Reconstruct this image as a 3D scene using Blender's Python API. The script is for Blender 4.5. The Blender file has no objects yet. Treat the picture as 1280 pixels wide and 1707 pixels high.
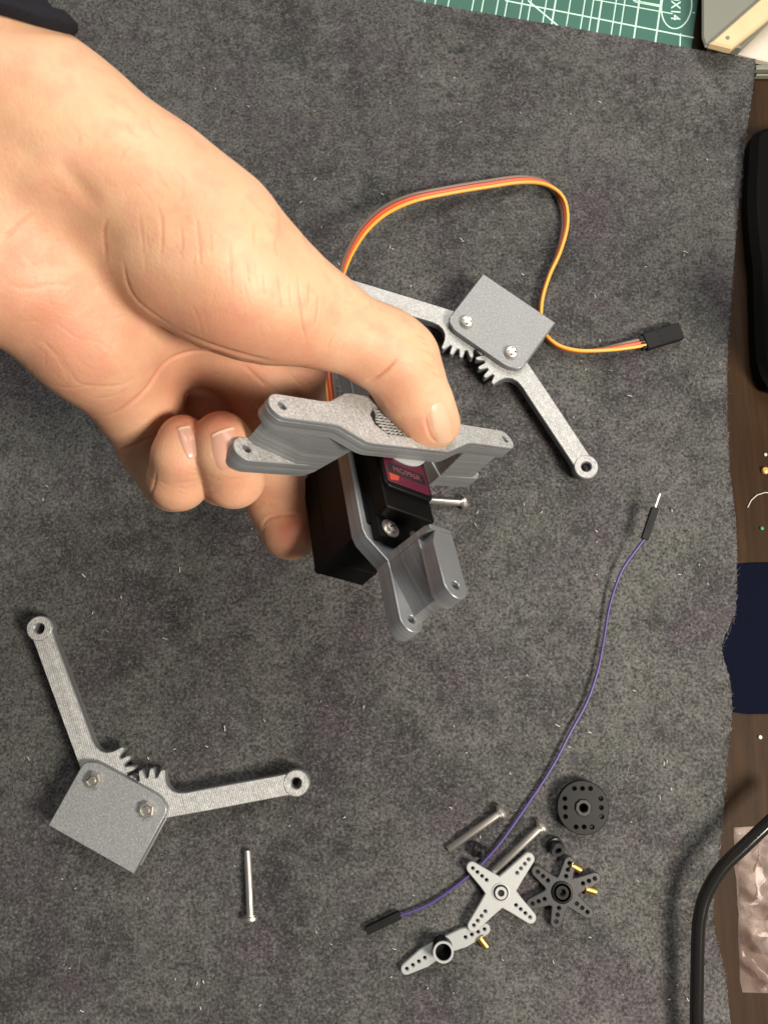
import bpy, math, random
import numpy as np
from mathutils import Vector, Matrix
from mathutils.geometry import tessellate_polygon
from mathutils.bvhtree import BVHTree
sc = bpy.context.scene
COL = sc.collection
R = math.radians
MM = 0.001
random.seed(4); rng = np.random.default_rng(7)

# ------------------------------------------------------------------ camera
D, TILT, F, CX, CY = 342.0, R(10), 1284.0, 640.0, 853.5      # mm, rad, px
cam_d = bpy.data.cameras.new('camera'); cam = bpy.data.objects.new('camera', cam_d); COL.objects.link(cam)
sc.camera = cam
cam_d.sensor_fit = 'HORIZONTAL'; cam_d.sensor_width = 36; cam_d.lens = 36 * F / 1280
cam_d.clip_start = 0.01; cam_d.clip_end = 20
CL = np.array([0, -D * math.sin(TILT), D * math.cos(TILT)])
RC = np.array([[1, 0, 0], [0, math.cos(TILT), -math.sin(TILT)], [0, math.sin(TILT), math.cos(TILT)]])
cam.location = CL * MM; cam.rotation_euler = (TILT, 0, 0)
cam_d.dof.use_dof = True; cam_d.dof.focus_distance = 0.30; cam_d.dof.aperture_fstop = 40.0

# ------------------------------------------------------------------ light of the room
w = bpy.data.worlds.new('World'); sc.world = w; w.use_nodes = True
bg = w.node_tree.nodes['Background']; bg.inputs[0].default_value = (1.0, .93, .85, 1); bg.inputs[1].default_value = 0.13
def area(name, loc, tgt, sx, sy, power, col):
    l = bpy.data.lights.new(name, 'AREA'); l.shape = 'RECTANGLE'; l.size = sx * MM; l.size_y = sy * MM; l.energy = power; l.color = col
    o = bpy.data.objects.new(name, l); COL.objects.link(o); o.location = Vector(loc) * MM
    o.rotation_euler = (Vector(tgt) - Vector(loc)).to_track_quat('-Z', 'Y').to_euler(); return o
area('desk_lamp_light', (450, -265, 560), (10, 0, 20), 200, 200, 9.4, (1.0, .90, .77))
area('ceiling_light', (160, 640, 900), (0, 60, 0), 700, 450, 10.0, (1.0, .96, .91))
sc.view_settings.view_transform = 'Standard'; sc.view_settings.look = 'None'
sc.view_settings.exposure = 0; sc.view_settings.gamma = 1

# ------------------------------------------------------------------ mapping helpers (mm)
def CAMPT(px, py, depth):
    c = np.array([(px - CX) / F * depth, -(py - CY) / F * depth, -depth]); return CL + RC @ c
def P(px, py, z=0.0):
    d = RC @ np.array([(px - CX) / F, -(py - CY) / F, -1.0]); k = (z - CL[2]) / d[2]; return CL + d * k
def PIX(v):
    c = (np.asarray(v) - CL) @ RC; return np.stack([CX + F * c[..., 0] / -c[..., 2], CY - F * c[..., 1] / -c[..., 2]], -1)

# ------------------------------------------------------------------ mesh helpers (mm)
class MB:
    def __init__(s): s.v = []; s.f = []; s.m = []
    def add(s, V, Fc, M=None, mi=0):
        n = len(s.v)
        for p in V:
            p = Vector(p)
            if M is not None: p = M @ p
            s.v.append(tuple(p))
        for f in Fc: s.f.append(tuple(i + n for i in f)); s.m.append(mi)
        return s
    def mesh(s, name, mats, sharp=35):
        me = bpy.data.meshes.new(name)
        me.from_pydata([(a * MM, b * MM, c * MM) for a, b, c in s.v], [], s.f)
        for m in (mats if isinstance(mats, (list, tuple)) else [mats]): me.materials.append(m)
        me.polygons.foreach_set('material_index', s.m)
        me.polygons.foreach_set('use_smooth', [True] * len(s.f))
        me.update(); me.set_sharp_from_angle(angle=R(sharp)); return me
    def build(s, name, mats, parent=None, sharp=35):
        o = bpy.data.objects.new(name, s.mesh(name, mats, sharp)); COL.objects.link(o)
        if parent is not None: o.parent = parent
        return o
    # --- shapes
    def prism(s, loops, z0, z1, b=0.2, M=None, mi=0, cap=None):
        def sg(l): return sum(l[i][0] * l[(i + 1) % len(l)][1] - l[(i + 1) % len(l)][0] * l[i][1] for i in range(len(l)))
        L = []
        for k, l in enumerate(loops):
            l = [tuple(q[:2]) for q in l]
            if (sg(l) > 0) != (k == 0): l = l[::-1]
            L.append(l)
        def inset(l, b):
            o = []
            n = len(l)
            for i in range(n):
                a, c, e = Vector(l[i - 1]), Vector(l[i]), Vector(l[(i + 1) % n])
                d1, d2 = (c - a).normalized(), (e - c).normalized()
                n1, n2 = Vector((-d1.y, d1.x)), Vector((-d2.y, d2.x))
                m = n1 + n2; q = m.length
                m = m / q if q > 1e-6 else n1
                o.append(tuple(c + m * (b / max(.45, m.dot(n1)))))
            return o
        I = [inset(l, b) for l in L]
        V = []; Fc = []
        for l, il in zip(L, I):
            n = len(l); base = len(V)
            rings = [(il, z0), (l, z0 + b), (l, z1 - b), (il, z1)]
            for rl, z in rings: V += [(x, y, z) for x, y in rl]
            for r in range(3):
                for i in range(n):
                    j = (i + 1) % n
                    Fc.append((base + r * n + i, base + r * n + j, base + (r + 1) * n + j, base + (r + 1) * n + i))
        tri = tessellate_polygon([[Vector((x, y, 0)) for x, y in l] for l in I])
        idx = []; base = 0
        for l in L:
            n = len(l); idx += [(base + i, base + 3 * n + i) for i in range(n)]; base += 4 * n
        C = []
        for t in tri:
            a, b_, c = t
            pa, pb, pc = (V[idx[q][1]] for q in t)
            cr = (pb[0] - pa[0]) * (pc[1] - pa[1]) - (pb[1] - pa[1]) * (pc[0] - pa[0])
            if cr < 0: b_, c = c, b_
            C.append((idx[a][1], idx[b_][1], idx[c][1])); Fc.append((idx[a][0], idx[c][0], idx[b_][0]))
        n0 = len(s.v); s.add(V, Fc, M, mi)
        for f in C: s.f.append(tuple(i + n0 for i in f)); s.m.append(mi if cap is None else cap)
        return s
    def tube(s, pts, r, seg=12, M=None, mi=0, caps=True):
        pts = [Vector(p) for p in pts]; n = len(pts); rr = r if isinstance(r, (list, tuple)) else [r] * n
        V = []; Fc = []; up = None
        for i, p in enumerate(pts):
            t = (pts[min(i + 1, n - 1)] - pts[max(i - 1, 0)]).normalized()
            if up is None:
                up = Vector((0, 0, 1)) if abs(t.z) < .9 else Vector((1, 0, 0))
            up = (up - t * up.dot(t)).normalized(); sd = t.cross(up)
            for k in range(seg):
                a = 2 * math.pi * k / seg; V.append(p + (sd * math.cos(a) + up * math.sin(a)) * rr[i])
        for i in range(n - 1):
            for k in range(seg):
                j = (k + 1) % seg; Fc.append((i * seg + k, i * seg + j, (i + 1) * seg + j, (i + 1) * seg + k))
        if caps: Fc.append(tuple(range(seg))[::-1]); Fc.append(tuple((n - 1) * seg + k for k in range(seg)))
        return s.add(V, Fc, M, mi)
    def lathe(s, prof, seg=32, M=None, mi=0, closed=False, caps=False):
        n = len(prof); V = []; Fc = []
        for r, z in prof:
            for k in range(seg):
                a = 2 * math.pi * k / seg; V.append((r * math.cos(a), r * math.sin(a), z))
        rng_ = range(n) if closed else range(n - 1)
        for i in rng_:
            i2 = (i + 1) % n
            for k in range(seg):
                j = (k + 1) % seg; Fc.append((i * seg + k, i * seg + j, i2 * seg + j, i2 * seg + k))
        if not closed and caps:
            if prof[0][0] > 1e-6: Fc.append(tuple(range(seg))[::-1])
            if prof[-1][0] > 1e-6: Fc.append(tuple((n - 1) * seg + k for k in range(seg)))
        return s.add(V, Fc, M, mi)
    def box(s, x0, x1, y0, y1, z0, z1, b=.3, M=None, mi=0, cap=None):
        return s.prism([[(x0, y0), (x1, y0), (x1, y1), (x0, y1)]], z0, z1, b, M, mi, cap)

def circ(x, y, r, n=20, a0=0, a1=2 * math.pi, end=False):
    return [(x + r * math.cos(a0 + (a1 - a0) * i / (n - (1 if end else 0))), y + r * math.sin(a0 + (a1 - a0) * i / (n - (1 if end else 0)))) for i in range(n)]
def rrect(x0, x1, y0, y1, r, n=5):
    o = []
    for cx, cy, a in ((x1 - r, y1 - r, 0), (x0 + r, y1 - r, 90), (x0 + r, y0 + r, 180), (x1 - r, y0 + r, 270)):
        o += circ(cx, cy, r, n, R(a), R(a + 90), True)
    return o
def spline(pts, n=10):
    pts = [Vector(p) for p in pts]; o = []
    for i in range(len(pts) - 1):
        p0 = pts[max(i - 1, 0)]; p1 = pts[i]; p2 = pts[i + 1]; p3 = pts[min(i + 2, len(pts) - 1)]
        for k in range(n):
            t = k / n
            o.append(.5 * ((2 * p1) + (p2 - p0) * t + (2 * p0 - 5 * p1 + 4 * p2 - p3) * t * t + (3 * p1 - p0 - 3 * p2 + p3) * t ** 3))
    o.append(pts[-1]); return o
def zrot(a): return Matrix.Rotation(a, 4, 'Z')
def T(v): return Matrix.Translation(Vector(v))
def along(p, q):      # matrix whose +Z runs from p to q
    d = Vector(q) - Vector(p); return T(p) @ d.to_track_quat('Z', 'Y').to_matrix().to_4x4()
def thing(name, label, cat, loc=(0, 0, 0), rz=0, group=None, M=None):
    o = bpy.data.objects.new(name, None); COL.objects.link(o); o.empty_display_size = .01
    if M is not None:
        M = M.copy(); M.translation = M.translation * MM; o.matrix_world = M
    else: o.location = Vector(loc) * MM; o.rotation_euler = (0, 0, rz)
    return tag(o, label, cat, group)
def tag(o, label=None, cat=None, group=None, kind=None):
    if label: o['label'] = label
    if cat: o['category'] = cat
    if group: o['group'] = group
    if kind: o['kind'] = kind
    return o
def copy_thing(root):
    r = root.copy(); COL.objects.link(r)
    for ch in list(root.children):
        c = ch.copy(); COL.objects.link(c); c.parent = r
        for g in list(ch.children):
            d = g.copy(); COL.objects.link(d); d.parent = c
    return r
def text_mesh(txt, size, M, font_scale=1.0):
    cu = bpy.data.curves.new('lettering', 'FONT'); cu.body = txt; cu.size = size; cu.align_x = 'CENTER'; cu.align_y = 'CENTER'; cu.offset = size * .012
    o = bpy.data.objects.new('lettering', cu); COL.objects.link(o)
    dg = bpy.context.evaluated_depsgraph_get(); me = bpy.data.meshes.new_from_object(o.evaluated_get(dg))
    V = [tuple(M @ v.co) for v in me.vertices]; Fc = [tuple(p.vertices) for p in me.polygons]
    bpy.data.objects.remove(o); bpy.data.curves.remove(cu); return V, Fc

# ------------------------------------------------------------------ materials
class NT:
    def __init__(s, name):
        s.m = bpy.data.materials.new(name); s.m.use_nodes = True; s.t = s.m.node_tree; s.b = s.t.nodes['Principled BSDF']
        s.tc = s.n('ShaderNodeTexCoord')
    def n(s, t, **k):
        o = s.t.nodes.new(t)
        for a, v in k.items(): setattr(o, a, v)
        return o
    def l(s, a, b): s.t.links.new(a, b)
    def noise(s, scale, detail=3, rough=.55, co='Object', vec=None):
        o = s.n('ShaderNodeTexNoise'); o.inputs['Scale'].default_value = scale; o.inputs['Detail'].default_value = detail; o.inputs['Roughness'].default_value = rough
        s.l(vec if vec is not None else s.tc.outputs[co], o.inputs['Vector']); return o.outputs['Fac']
    def ramp(s, src, stops):
        r = s.n('ShaderNodeValToRGB'); e = r.color_ramp.elements
        while len(e) < len(stops): e.new(.5)
        for k, (p, c) in zip(e, stops): k.position = p; k.color = (c, c, c, 1) if isinstance(c, (int, float)) else (*c, 1)
        s.l(src, r.inputs[0]); return r.outputs[0]
    def mix(s, f, a, b, mode='MIX'):
        m = s.n('ShaderNodeMix', data_type='RGBA', blend_type=mode)
        for sock, v in ((m.inputs[0], f), (m.inputs[6], a), (m.inputs[7], b)):
            if hasattr(v, 'is_output'): s.l(v, sock)
            else: sock.default_value = v if isinstance(v, (int, float)) else (*v, 1)
        return m.outputs[2]
    def math(s, op, a, b=0):
        m = s.n('ShaderNodeMath', operation=op)
        for sock, v in ((m.inputs[0], a), (m.inputs[1], b)):
            if hasattr(v, 'is_output'): s.l(v, sock)
            else: sock.default_value = v
        return m.outputs[0]
    def bump(s, h, dist, strength=1.0, prev=None):
        b = s.n('ShaderNodeBump'); b.inputs['Distance'].default_value = dist * MM; b.inputs['Strength'].default_value = strength
        s.l(h, b.inputs['Height'])
        if prev is not None: s.l(prev, b.inputs['Normal'])
        s.l(b.outputs[0], s.b.inputs['Normal']); return b.outputs[0]
    def set(s, **k):
        for a, v in k.items():
            i = s.b.inputs[a.replace('_', ' ')]
            if hasattr(v, 'is_output'): s.l(v, i)
            else: i.default_value = v if isinstance(v, (int, float)) else ((*v, 1) if len(v) == 3 and i.type == 'RGBA' else v)
        return s
def simple(name, col, rough=.5, metal=0.0, var=.15, bumps=.03, scale=900, **k):
    t = NT(name); n = t.noise(scale, 3)
    t.set(Base_Color=t.mix(n, tuple(c * (1 - var) for c in col), tuple(c * (1 + var) for c in col)), Roughness=rough, Metallic=metal, **k)
    if bumps: t.bump(n, bumps)
    return t.m

def pla(name, axis, pitch, col, grain, wave, streak, metal=.45, rough=.36, painted_spark=.0, sk=.55):
    t = NT(name)
    wv = t.n('ShaderNodeTexWave', wave_type='BANDS', bands_direction=axis, wave_profile='SIN')
    wv.inputs['Scale'].default_value = 2 * math.pi / (20 * pitch * MM); wv.inputs['Distortion'].default_value = .1; wv.inputs['Detail'].default_value = 1; wv.inputs['Detail Scale'].default_value = .15
    t.l(t.tc.outputs['Object'], wv.inputs['Vector'])
    mp = t.n('ShaderNodeMapping'); mp.inputs['Scale'].default_value = streak; t.l(t.tc.outputs['Object'], mp.inputs[0])
    st = t.noise(1.0, 2, .6, vec=mp.outputs[0])
    n1 = t.noise(1300, 2, .6); n2 = t.noise(120, 3)
    c = t.mix(t.ramp(n2, [(.3, 0), (.7, 1)]), tuple(x * (1 - .2 * sk) for x in col), tuple(x * (1 + .2 * sk) for x in col))
    c = t.mix(t.ramp(st, [(.34, sk), (.5, 0)]), c, tuple(x * .55 for x in col)); c = t.mix(t.ramp(st, [(.52, 0), (.68, sk)]), c, tuple(min(.8, x * 1.7) for x in col))
    if painted_spark: c = t.mix(t.ramp(n1, [(.52, 0), (.68, painted_spark)]), c, (.75, .75, .74)); c = t.mix(t.ramp(n1, [(.32, painted_spark), (.46, 0)]), c, tuple(x * .35 for x in col))  # sparkle painted into the colour as pale and dark specks
    t.set(Base_Color=c, Roughness=t.ramp(st, [(.3, rough - .06), (.7, rough + .10)]), Metallic=metal)
    b = t.bump(wv.outputs['Fac'], wave); t.bump(n1, grain, prev=b); return t.m
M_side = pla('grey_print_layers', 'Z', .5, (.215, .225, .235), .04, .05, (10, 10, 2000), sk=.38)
M_smooth = pla('grey_print_smooth_top', 'DIAGONAL', .5, (.30, .305, .305), .06, .03, (150, 60, 40), sk=.3, metal=.35, painted_spark=.12)
M_top = pla('grey_print_infill', 'DIAGONAL', .6, (.40, .40, .395), .26, .12, (900, 250, 10), painted_spark=.6, metal=.25, sk=.4)
M_mat_face = pla('grey_print_textured_face', 'DIAGONAL', .45, (.235, .245, .252), .16, .01, (900, 900, 900), metal=.15, rough=.5, painted_spark=.15, sk=.15)
M_arm = pla('grey_print_arm', 'DIAGONAL', .6, (.405, .41, .405), .18, .06, (500, 500, 500), metal=.15, rough=.42, painted_spark=.35, sk=.25)
M_black = simple('black_servo_plastic', (.0035, .0033, .0033), .42, bumps=.02, scale=2500, Specular_IOR_Level=.10)
M_blackgloss = simple('black_horn_plastic', (.006, .006, .0062), .42, bumps=.02, scale=1800, Specular_IOR_Level=.18)
M_rubber = simple('black_rubber', (.009, .009, .009), .4, bumps=.02, Specular_IOR_Level=.35)
M_plug = simple('black_plug_plastic', (.007, .007, .007), .5, bumps=.02, Specular_IOR_Level=.2)
M_steel = simple('steel', (.72, .69, .64), .40, 1.0, var=.04, bumps=0, scale=500)
M_dark = simple('painted_recess_shade', (.01, .01, .01), .9, bumps=0)  # near-black paint standing in for the shade inside holes and slots
M_brass = simple('brass', (.62, .42, .12), .38, 1.0, var=.08, bumps=.01)
M_white = simple('white_nylon', (.36, .37, .37), .38, var=.06, bumps=.02, scale=1200, Subsurface_Weight=.15, Subsurface_Radius=(.002, .002, .002))
M_pale = simple('pale_nylon', (.32, .335, .335), .36, var=.06, bumps=.02, scale=1200)
M_smoke = simple('smoke_grey_nylon', (.030, .031, .033), .33, var=.2, bumps=.02, scale=900)
M_wire_o = simple('orange_wire', (.74, .36, .05), .42, bumps=0, var=.05)
M_wire_r = simple('red_wire', (.55, .085, .035), .42, bumps=0, var=.05)
M_wire_b = simple('brown_wire', (.15, .095, .07), .42, bumps=0, var=.05)
M_purple = simple('purple_wire', (.060, .036, .165), .42, bumps=0, var=.08)
M_cable = simple('black_cable_sheath', (.010, .0095, .009), .13, var=.1, bumps=0, Specular_IOR_Level=.5)
M_sleeve = simple('black_sleeve_knit', (.014, .014, .018), .9, var=.3, bumps=.2, scale=1400, Specular_IOR_Level=.1)
M_navy = simple('navy_fabric', (.0026, .0036, .011), .9, var=.3, bumps=.1, scale=1500, Specular_IOR_Level=.06)
M_blackfab = simple('black_soft_cover', (.003, .003, .003), .85, var=.2, bumps=.05, scale=900, Specular_IOR_Level=.08)
M_sticker_m = simple('magenta_sticker', (.062, .006, .020), .36, bumps=0, var=.12, scale=120)
M_sticker_k = simple('sticker_black_band', (.008, .008, .008), .35, bumps=0)
M_sticker_o = simple('sticker_orange', (.30, .04, .022), .35, bumps=0)
M_print_red = simple('sticker_letter_print', (.13, .03, .045), .4, bumps=0)
M_mint = simple('mint_print', (.50, .72, .62), .5, bumps=0, var=.05)
M_cream = simple('cream_wood', (.62, .47, .27), .5, var=.12, bumps=.05, scale=90)
M_boxgrey = simple('grey_green_plastic', (.17, .175, .14), .5, var=.06, bumps=.03)
M_paper = simple('white_plastic_tray', (.58, .52, .44), .5, var=.05, bumps=.02)
M_bead = simple('amber_bead', (.62, .33, .05), .3, bumps=0)
M_flake = simple('pale_scrap', (.55, .54, .50), .5, bumps=0)
M_green = simple('green_scrap', (.03, .22, .10), .5, bumps=0)

def make_cloth_mat():
    t = NT('charcoal_suede')
    big = t.noise(13, 5, .68); mid = t.noise(55, 4, .65); fine = t.noise(760, 4, .68); fl = t.noise(380, 3, .7); cl = t.noise(190, 3, .6)
    c = t.mix(t.ramp(big, [(.36, 0), (.64, 1)]), (.028, .028, .029), (.116, .113, .108))
    c = t.mix(t.ramp(mid, [(.42, 0), (.66, .7)]), c, (.098, .099, .096))
    c = t.mix(t.ramp(mid, [(.30, .6), (.46, 0)]), c, (.030, .032, .033))
    hue = t.noise(24, 4)
    c = t.mix(t.ramp(hue, [(.36, .75), (.5, 0)]), c, (.068, .056, .066))
    c = t.mix(t.ramp(hue, [(.55, 0), (.68, .45)]), c, (.070, .077, .066))
    c = t.mix(t.ramp(cl, [(.34, .5), (.5, 0)]), c, (.026, .027, .027)); c = t.mix(t.ramp(cl, [(.54, 0), (.68, .35)]), c, (.14, .14, .135))
    c = t.mix(t.ramp(fine, [(.36, .68), (.52, 0)]), c, (.014, .015, .015))
    c = t.mix(t.ramp(fine, [(.54, 0), (.70, .48)]), c, (.19, .188, .182))
    t.set(Base_Color=c, Roughness=.95, Sheen_Weight=.1, Sheen_Roughness=.5, Specular_IOR_Level=.15)
    b = t.bump(fl, .5, .9); t.bump(fine, .35, 1, b); return t.m
M_cloth = make_cloth_mat()
def make_wood():
    t = NT('dark_walnut_table'); mp = t.n('ShaderNodeMapping'); mp.inputs['Scale'].default_value = (1, .07, 1); t.l(t.tc.outputs['Object'], mp.inputs[0])
    g = t.noise(260, 5, .65, vec=mp.outputs[0]); g2 = t.noise(60, 3, .5, vec=mp.outputs[0])
    c = t.mix(t.ramp(g, [(.3, 0), (.7, 1)]), (.014, .006, .0022), (.041, .020, .007))
    c = t.mix(t.ramp(g2, [(.4, 0), (.65, .6)]), c, (.018, .0085, .0034))
    t.set(Base_Color=c, Roughness=.6, Specular_IOR_Level=.12); t.bump(g, .05); return t.m
M_wood = make_wood()
def make_mat():
    t = NT('green_cutting_mat'); n = t.noise(500, 4); n2 = t.noise(30, 2)
    t.set(Base_Color=t.mix(n2, (.012, .085, .058), (.022, .125, .088)), Roughness=.55); t.bump(n, .05); return t.m
M_mat = make_mat()
def make_bag():
    t = NT('clear_plastic_film'); out = t.t.nodes['Material Output']
    tr = t.n('ShaderNodeBsdfTransparent'); tr.inputs[0].default_value = (.90, .84, .81, 1)
    gl = t.n('ShaderNodeBsdfGlossy'); gl.inputs['Roughness'].default_value = .18; df = t.n('ShaderNodeBsdfDiffuse'); df.inputs[0].default_value = (.60, .47, .42, 1)
    b = t.n('ShaderNodeBump'); b.inputs['Distance'].default_value = .0012; t.l(t.noise(45, 2, .5), b.inputs['Height'])
    fr = t.n('ShaderNodeFresnel'); fr.inputs[0].default_value = 1.38
    for q in (gl, fr): t.l(b.outputs[0], q.inputs['Normal'])
    m1 = t.n('ShaderNodeMixShader'); m1.inputs[0].default_value = .11; t.l(tr.outputs[0], m1.inputs[1]); t.l(df.outputs[0], m1.inputs[2])
    m2 = t.n('ShaderNodeMixShader'); t.l(t.math('MULTIPLY', fr.outputs[0], .34), m2.inputs[0]); t.l(m1.outputs[0], m2.inputs[1]); t.l(gl.outputs[0], m2.inputs[2]); t.l(m2.outputs[0], out.inputs['Surface']); return t.m
M_bag = make_bag()
def make_skin():
    t = NT('skin')
    at = t.n('ShaderNodeAttribute', attribute_name='flush')
    n1 = t.noise(38, 3); n2 = t.noise(140, 3, .6)
    c = t.mix(t.ramp(n1, [(.35, 0), (.7, 1)]), (.545, .325, .198), (.635, .395, .248))
    c = t.mix(t.ramp(n2, [(.46, 0), (.70, .65)]), c, (.52, .225, .145))
    n3 = t.noise(70, 4, .65); c = t.mix(t.ramp(n3, [(.5, 0), (.72, .38)]), c, (.65, .44, .31)); c = t.mix(t.ramp(n3, [(.28, .30), (.48, 0)]), c, (.48, .225, .145))
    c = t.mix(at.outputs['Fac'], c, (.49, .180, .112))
    vo = t.n('ShaderNodeTexVoronoi', feature='DISTANCE_TO_EDGE'); vo.inputs['Scale'].default_value = 750
    mp = t.n('ShaderNodeMapping'); mp.inputs['Rotation'].default_value = (.3, .2, .7); mp.inputs['Scale'].default_value = (1, .55, 1)
    t.l(t.tc.outputs['Object'], mp.inputs[0]); t.l(mp.outputs[0], vo.inputs['Vector'])
    t.set(Base_Color=c, Roughness=t.ramp(n2, [(.3, .46), (.7, .60)]), Specular_IOR_Level=.38, Subsurface_Weight=.32, Subsurface_Radius=(.0030, .0012, .0006), Subsurface_Scale=1.0)
    b = t.bump(t.ramp(vo.outputs[0], [(0, 0), (.25, 1)]), .035, .7); b = t.bump(t.noise(420, 4, .6), .12, .8, b); t.bump(t.noise(90, 3), .35, .6, b); return t.m
M_skin = make_skin()
M_nail = simple('fingernail', (.50, .285, .21), .46, var=.05, bumps=0, Subsurface_Weight=.4, Subsurface_Radius=(.002, .0008, .0005), Coat_Weight=.3)
M_thumbnail = simple('thumbnail', (.55, .355, .245), .45, var=.05, bumps=0, Subsurface_Weight=.3, Subsurface_Radius=(.002, .0008, .0005))
M_nailedge = simple('fingernail_edge', (.60, .42, .31), .46, var=.03, bumps=0)

# ------------------------------------------------------------------ tabletop, cloth, mat
TZ = -1.6
mb = MB(); mb.box(-420, 420, -330, 420, TZ - 25, TZ, 1)
tag(mb.build('tabletop', M_wood), kind='structure')

edge = [(1120, 1255 - 7), (105, 1255), (190, 1247), (330, 1233), (470, 1222), (600, 1213), (720, 1213), (800, 1218), (880, 1227), (940, 1229), (1000, 1228), (1030, 1226), (1055, 1216), (1072, 1208), (1088, 1204), (1108, 1207), (1135, 1216), (1160, 1220), (1200, 1221), (1240, 1216), (1290, 1211), (1350, 1207), (1440, 1197), (1540, 1187), (1600, 1203), (1640, 1211), (1720, 1219), (1900, 1225)]
edge = edge[1:]
ew = np.array([P(x, y)[:2] for y, x in edge])[::-1]
def edge_x(Y): return np.interp(Y, ew[:, 1], ew[:, 0])
topA, topB = P(640, 0)[:2], P(1255, 105)[:2]
def top_y(X): return topA[1] + (topB[1] - topA[1]) * (X - topA[0]) / (topB[0] - topA[0])
yb, ymx = -215.0, topB[1]
NX, NY = 420, 420
u = np.linspace(0, 1, NX); v = np.linspace(0, 1, NY); U, Vv = np.meshgrid(u, v)
Yn = yb + Vv * (ymx - yb); X = -330 + U * (edge_x(Yn) + 330 + .5 * np.sin(Yn * 1.7) * .35 - 0)
Y = yb + Vv * (top_y(X) - yb)
def fbm(X, Y, sc_, seed, oct_=3):
    g = np.random.default_rng(seed); o = np.zeros_like(X); a = 1
    for k in range(oct_):
        for j in range(5):
            th = g.uniform(0, 6.28); ph = g.uniform(0, 6.28); fr = g.uniform(.7, 1.4) / sc_ * 2 ** k
            o += a * np.sin((X * math.cos(th) + Y * math.sin(th)) * 6.28 * fr + ph)
        a *= .5
    return o / 5
def cloth_z(X, Y):
    d = np.clip((Y - (top_y(X) - 60)) / 60, 0, 1); lift = 2.9 * d * d * (3 - 2 * d)
    return lift + .35 * fbm(X, Y, 70, 3) + .12 * fbm(X, Y, 16, 5)
Z = cloth_z(X, Y)
fine = rng.normal(size=Z.shape); Z = Z + .10 * fine
verts = np.stack([X, Y, Z], -1).reshape(-1, 3)
mb = MB(); mb.v = [tuple(p) for p in verts]
I = np.arange(NX * NY).reshape(NY, NX)
q = np.stack([I[:-1, :-1], I[:-1, 1:], I[1:, 1:], I[1:, :-1]], -1).reshape(-1, 4)
mb.f = [tuple(int(k) for k in r) for r in q]; mb.m = [0] * len(mb.f)
bd = list(I[0, :]) + list(I[1:, -1]) + list(I[-1, -2::-1]) + list(I[-2:0:-1, 0]); n0 = len(mb.v)
for i in bd: p = mb.v[int(i)]; mb.v.append((p[0], p[1], max(TZ + .02, p[2] - 1.3)))
for k in range(len(bd)):
    k2 = (k + 1) % len(bd); mb.f.append((int(bd[k2]), int(bd[k]), n0 + k, n0 + k2)); mb.m.append(0)
cloth = mb.build('cloth', M_cloth, sharp=70)
tag(cloth, 'large charcoal grey suede cloth spread over the table under everything', 'cloth')
# short nap fibres lying on the suede, joined
NB = 60000
fx = rng.uniform(-215, 185, NB); fy = rng.uniform(-200, 260, NB)
ok = (fx < edge_x(fy) - .2) & (fy < top_y(fx) - .3); fx, fy = fx[ok], fy[ok]
ex = rng.uniform(0, 1, 900); ey = yb + ex * (ymx - yb); fx = np.concatenate([fx, edge_x(ey) - .2]); fy = np.concatenate([fy, ey])
nb = len(fx); th = rng.normal(1.9, 1.1, nb); ln = rng.gamma(3, .36, nb).clip(.4, 2.6); wd = rng.uniform(.08, .20, nb)
fz = cloth_z(fx, fy) + .02; dx, dy = np.cos(th), np.sin(th)
b0 = np.stack([fx - dy * wd, fy + dx * wd, fz], -1); b1 = np.stack([fx + dy * wd, fy - dx * wd, fz], -1)
tp = np.stack([fx + dx * ln, fy + dy * ln, fz + rng.uniform(.15, .75, nb) * ln.clip(0, 1)], -1)
fv = np.stack([b0, b1, tp], 1).reshape(-1, 3) * MM
me = bpy.data.meshes.new('nap'); me.vertices.add(nb * 3); me.vertices.foreach_set('co', fv.ravel())
me.loops.add(nb * 3); me.loops.foreach_set('vertex_index', np.arange(nb * 3)); me.polygons.add(nb)
me.polygons.foreach_set('loop_start', np.arange(nb) * 3); me.polygons.foreach_set('loop_total', np.full(nb, 3)); me.update(calc_edges=True)
at = me.attributes.new('tone', 'FLOAT', 'FACE'); at.data.foreach_set('value', rng.uniform(0, 1, nb).astype(np.float32))
t = NT('suede_fibre'); a_ = t.n('ShaderNodeAttribute', attribute_name='tone')
t.set(Base_Color=t.ramp(a_.outputs['Fac'], [(0, (.012, .012, .012)), (.5, (.045, .044, .043)), (.88, (.12, .117, .11)), (1, (.22, .215, .20))]), Roughness=.9, Specular_IOR_Level=.2)
me.materials.append(t.m); nap = bpy.data.objects.new('nap', me); COL.objects.link(nap); nap.parent = cloth; nap['kind'] = 'stuff'

# green cutting mat
mt = thing('cutting_mat', 'green gridded cutting mat under the far edge of the grey cloth', 'cutting mat', (0, 0, TZ))
mb = MB(); mz = TZ + 2.2
ca, cb = P(655, 8, mz), P(1175, 95, mz)
xd = Vector(cb - ca).normalized(); yd = Vector((-xd.y, xd.x, 0))
def MP(px, py): p = Vector(P(px, py, mz)) - Vector(ca); return p.dot(xd), p.dot(yd)
Mmat = Matrix((xd.to_4d(), yd.to_4d(), (0, 0, 1, 0), (0, 0, 0, 1))).transposed(); Mmat[3][3] = 1; Mmat[3][0] = Mmat[3][1] = Mmat[3][2] = 0
Mmat.translation = Vector(ca) - Vector((0, 0, mz)) ; Mmat[0][3], Mmat[1][3], Mmat[2][3] = ca[0], ca[1], 0
mb.prism([rrect(-160, 150, -12, 200, 6)], 0.02, 2.2, .3, M=Mmat); mb.build('mat_sheet', M_mat, mt)
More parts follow.
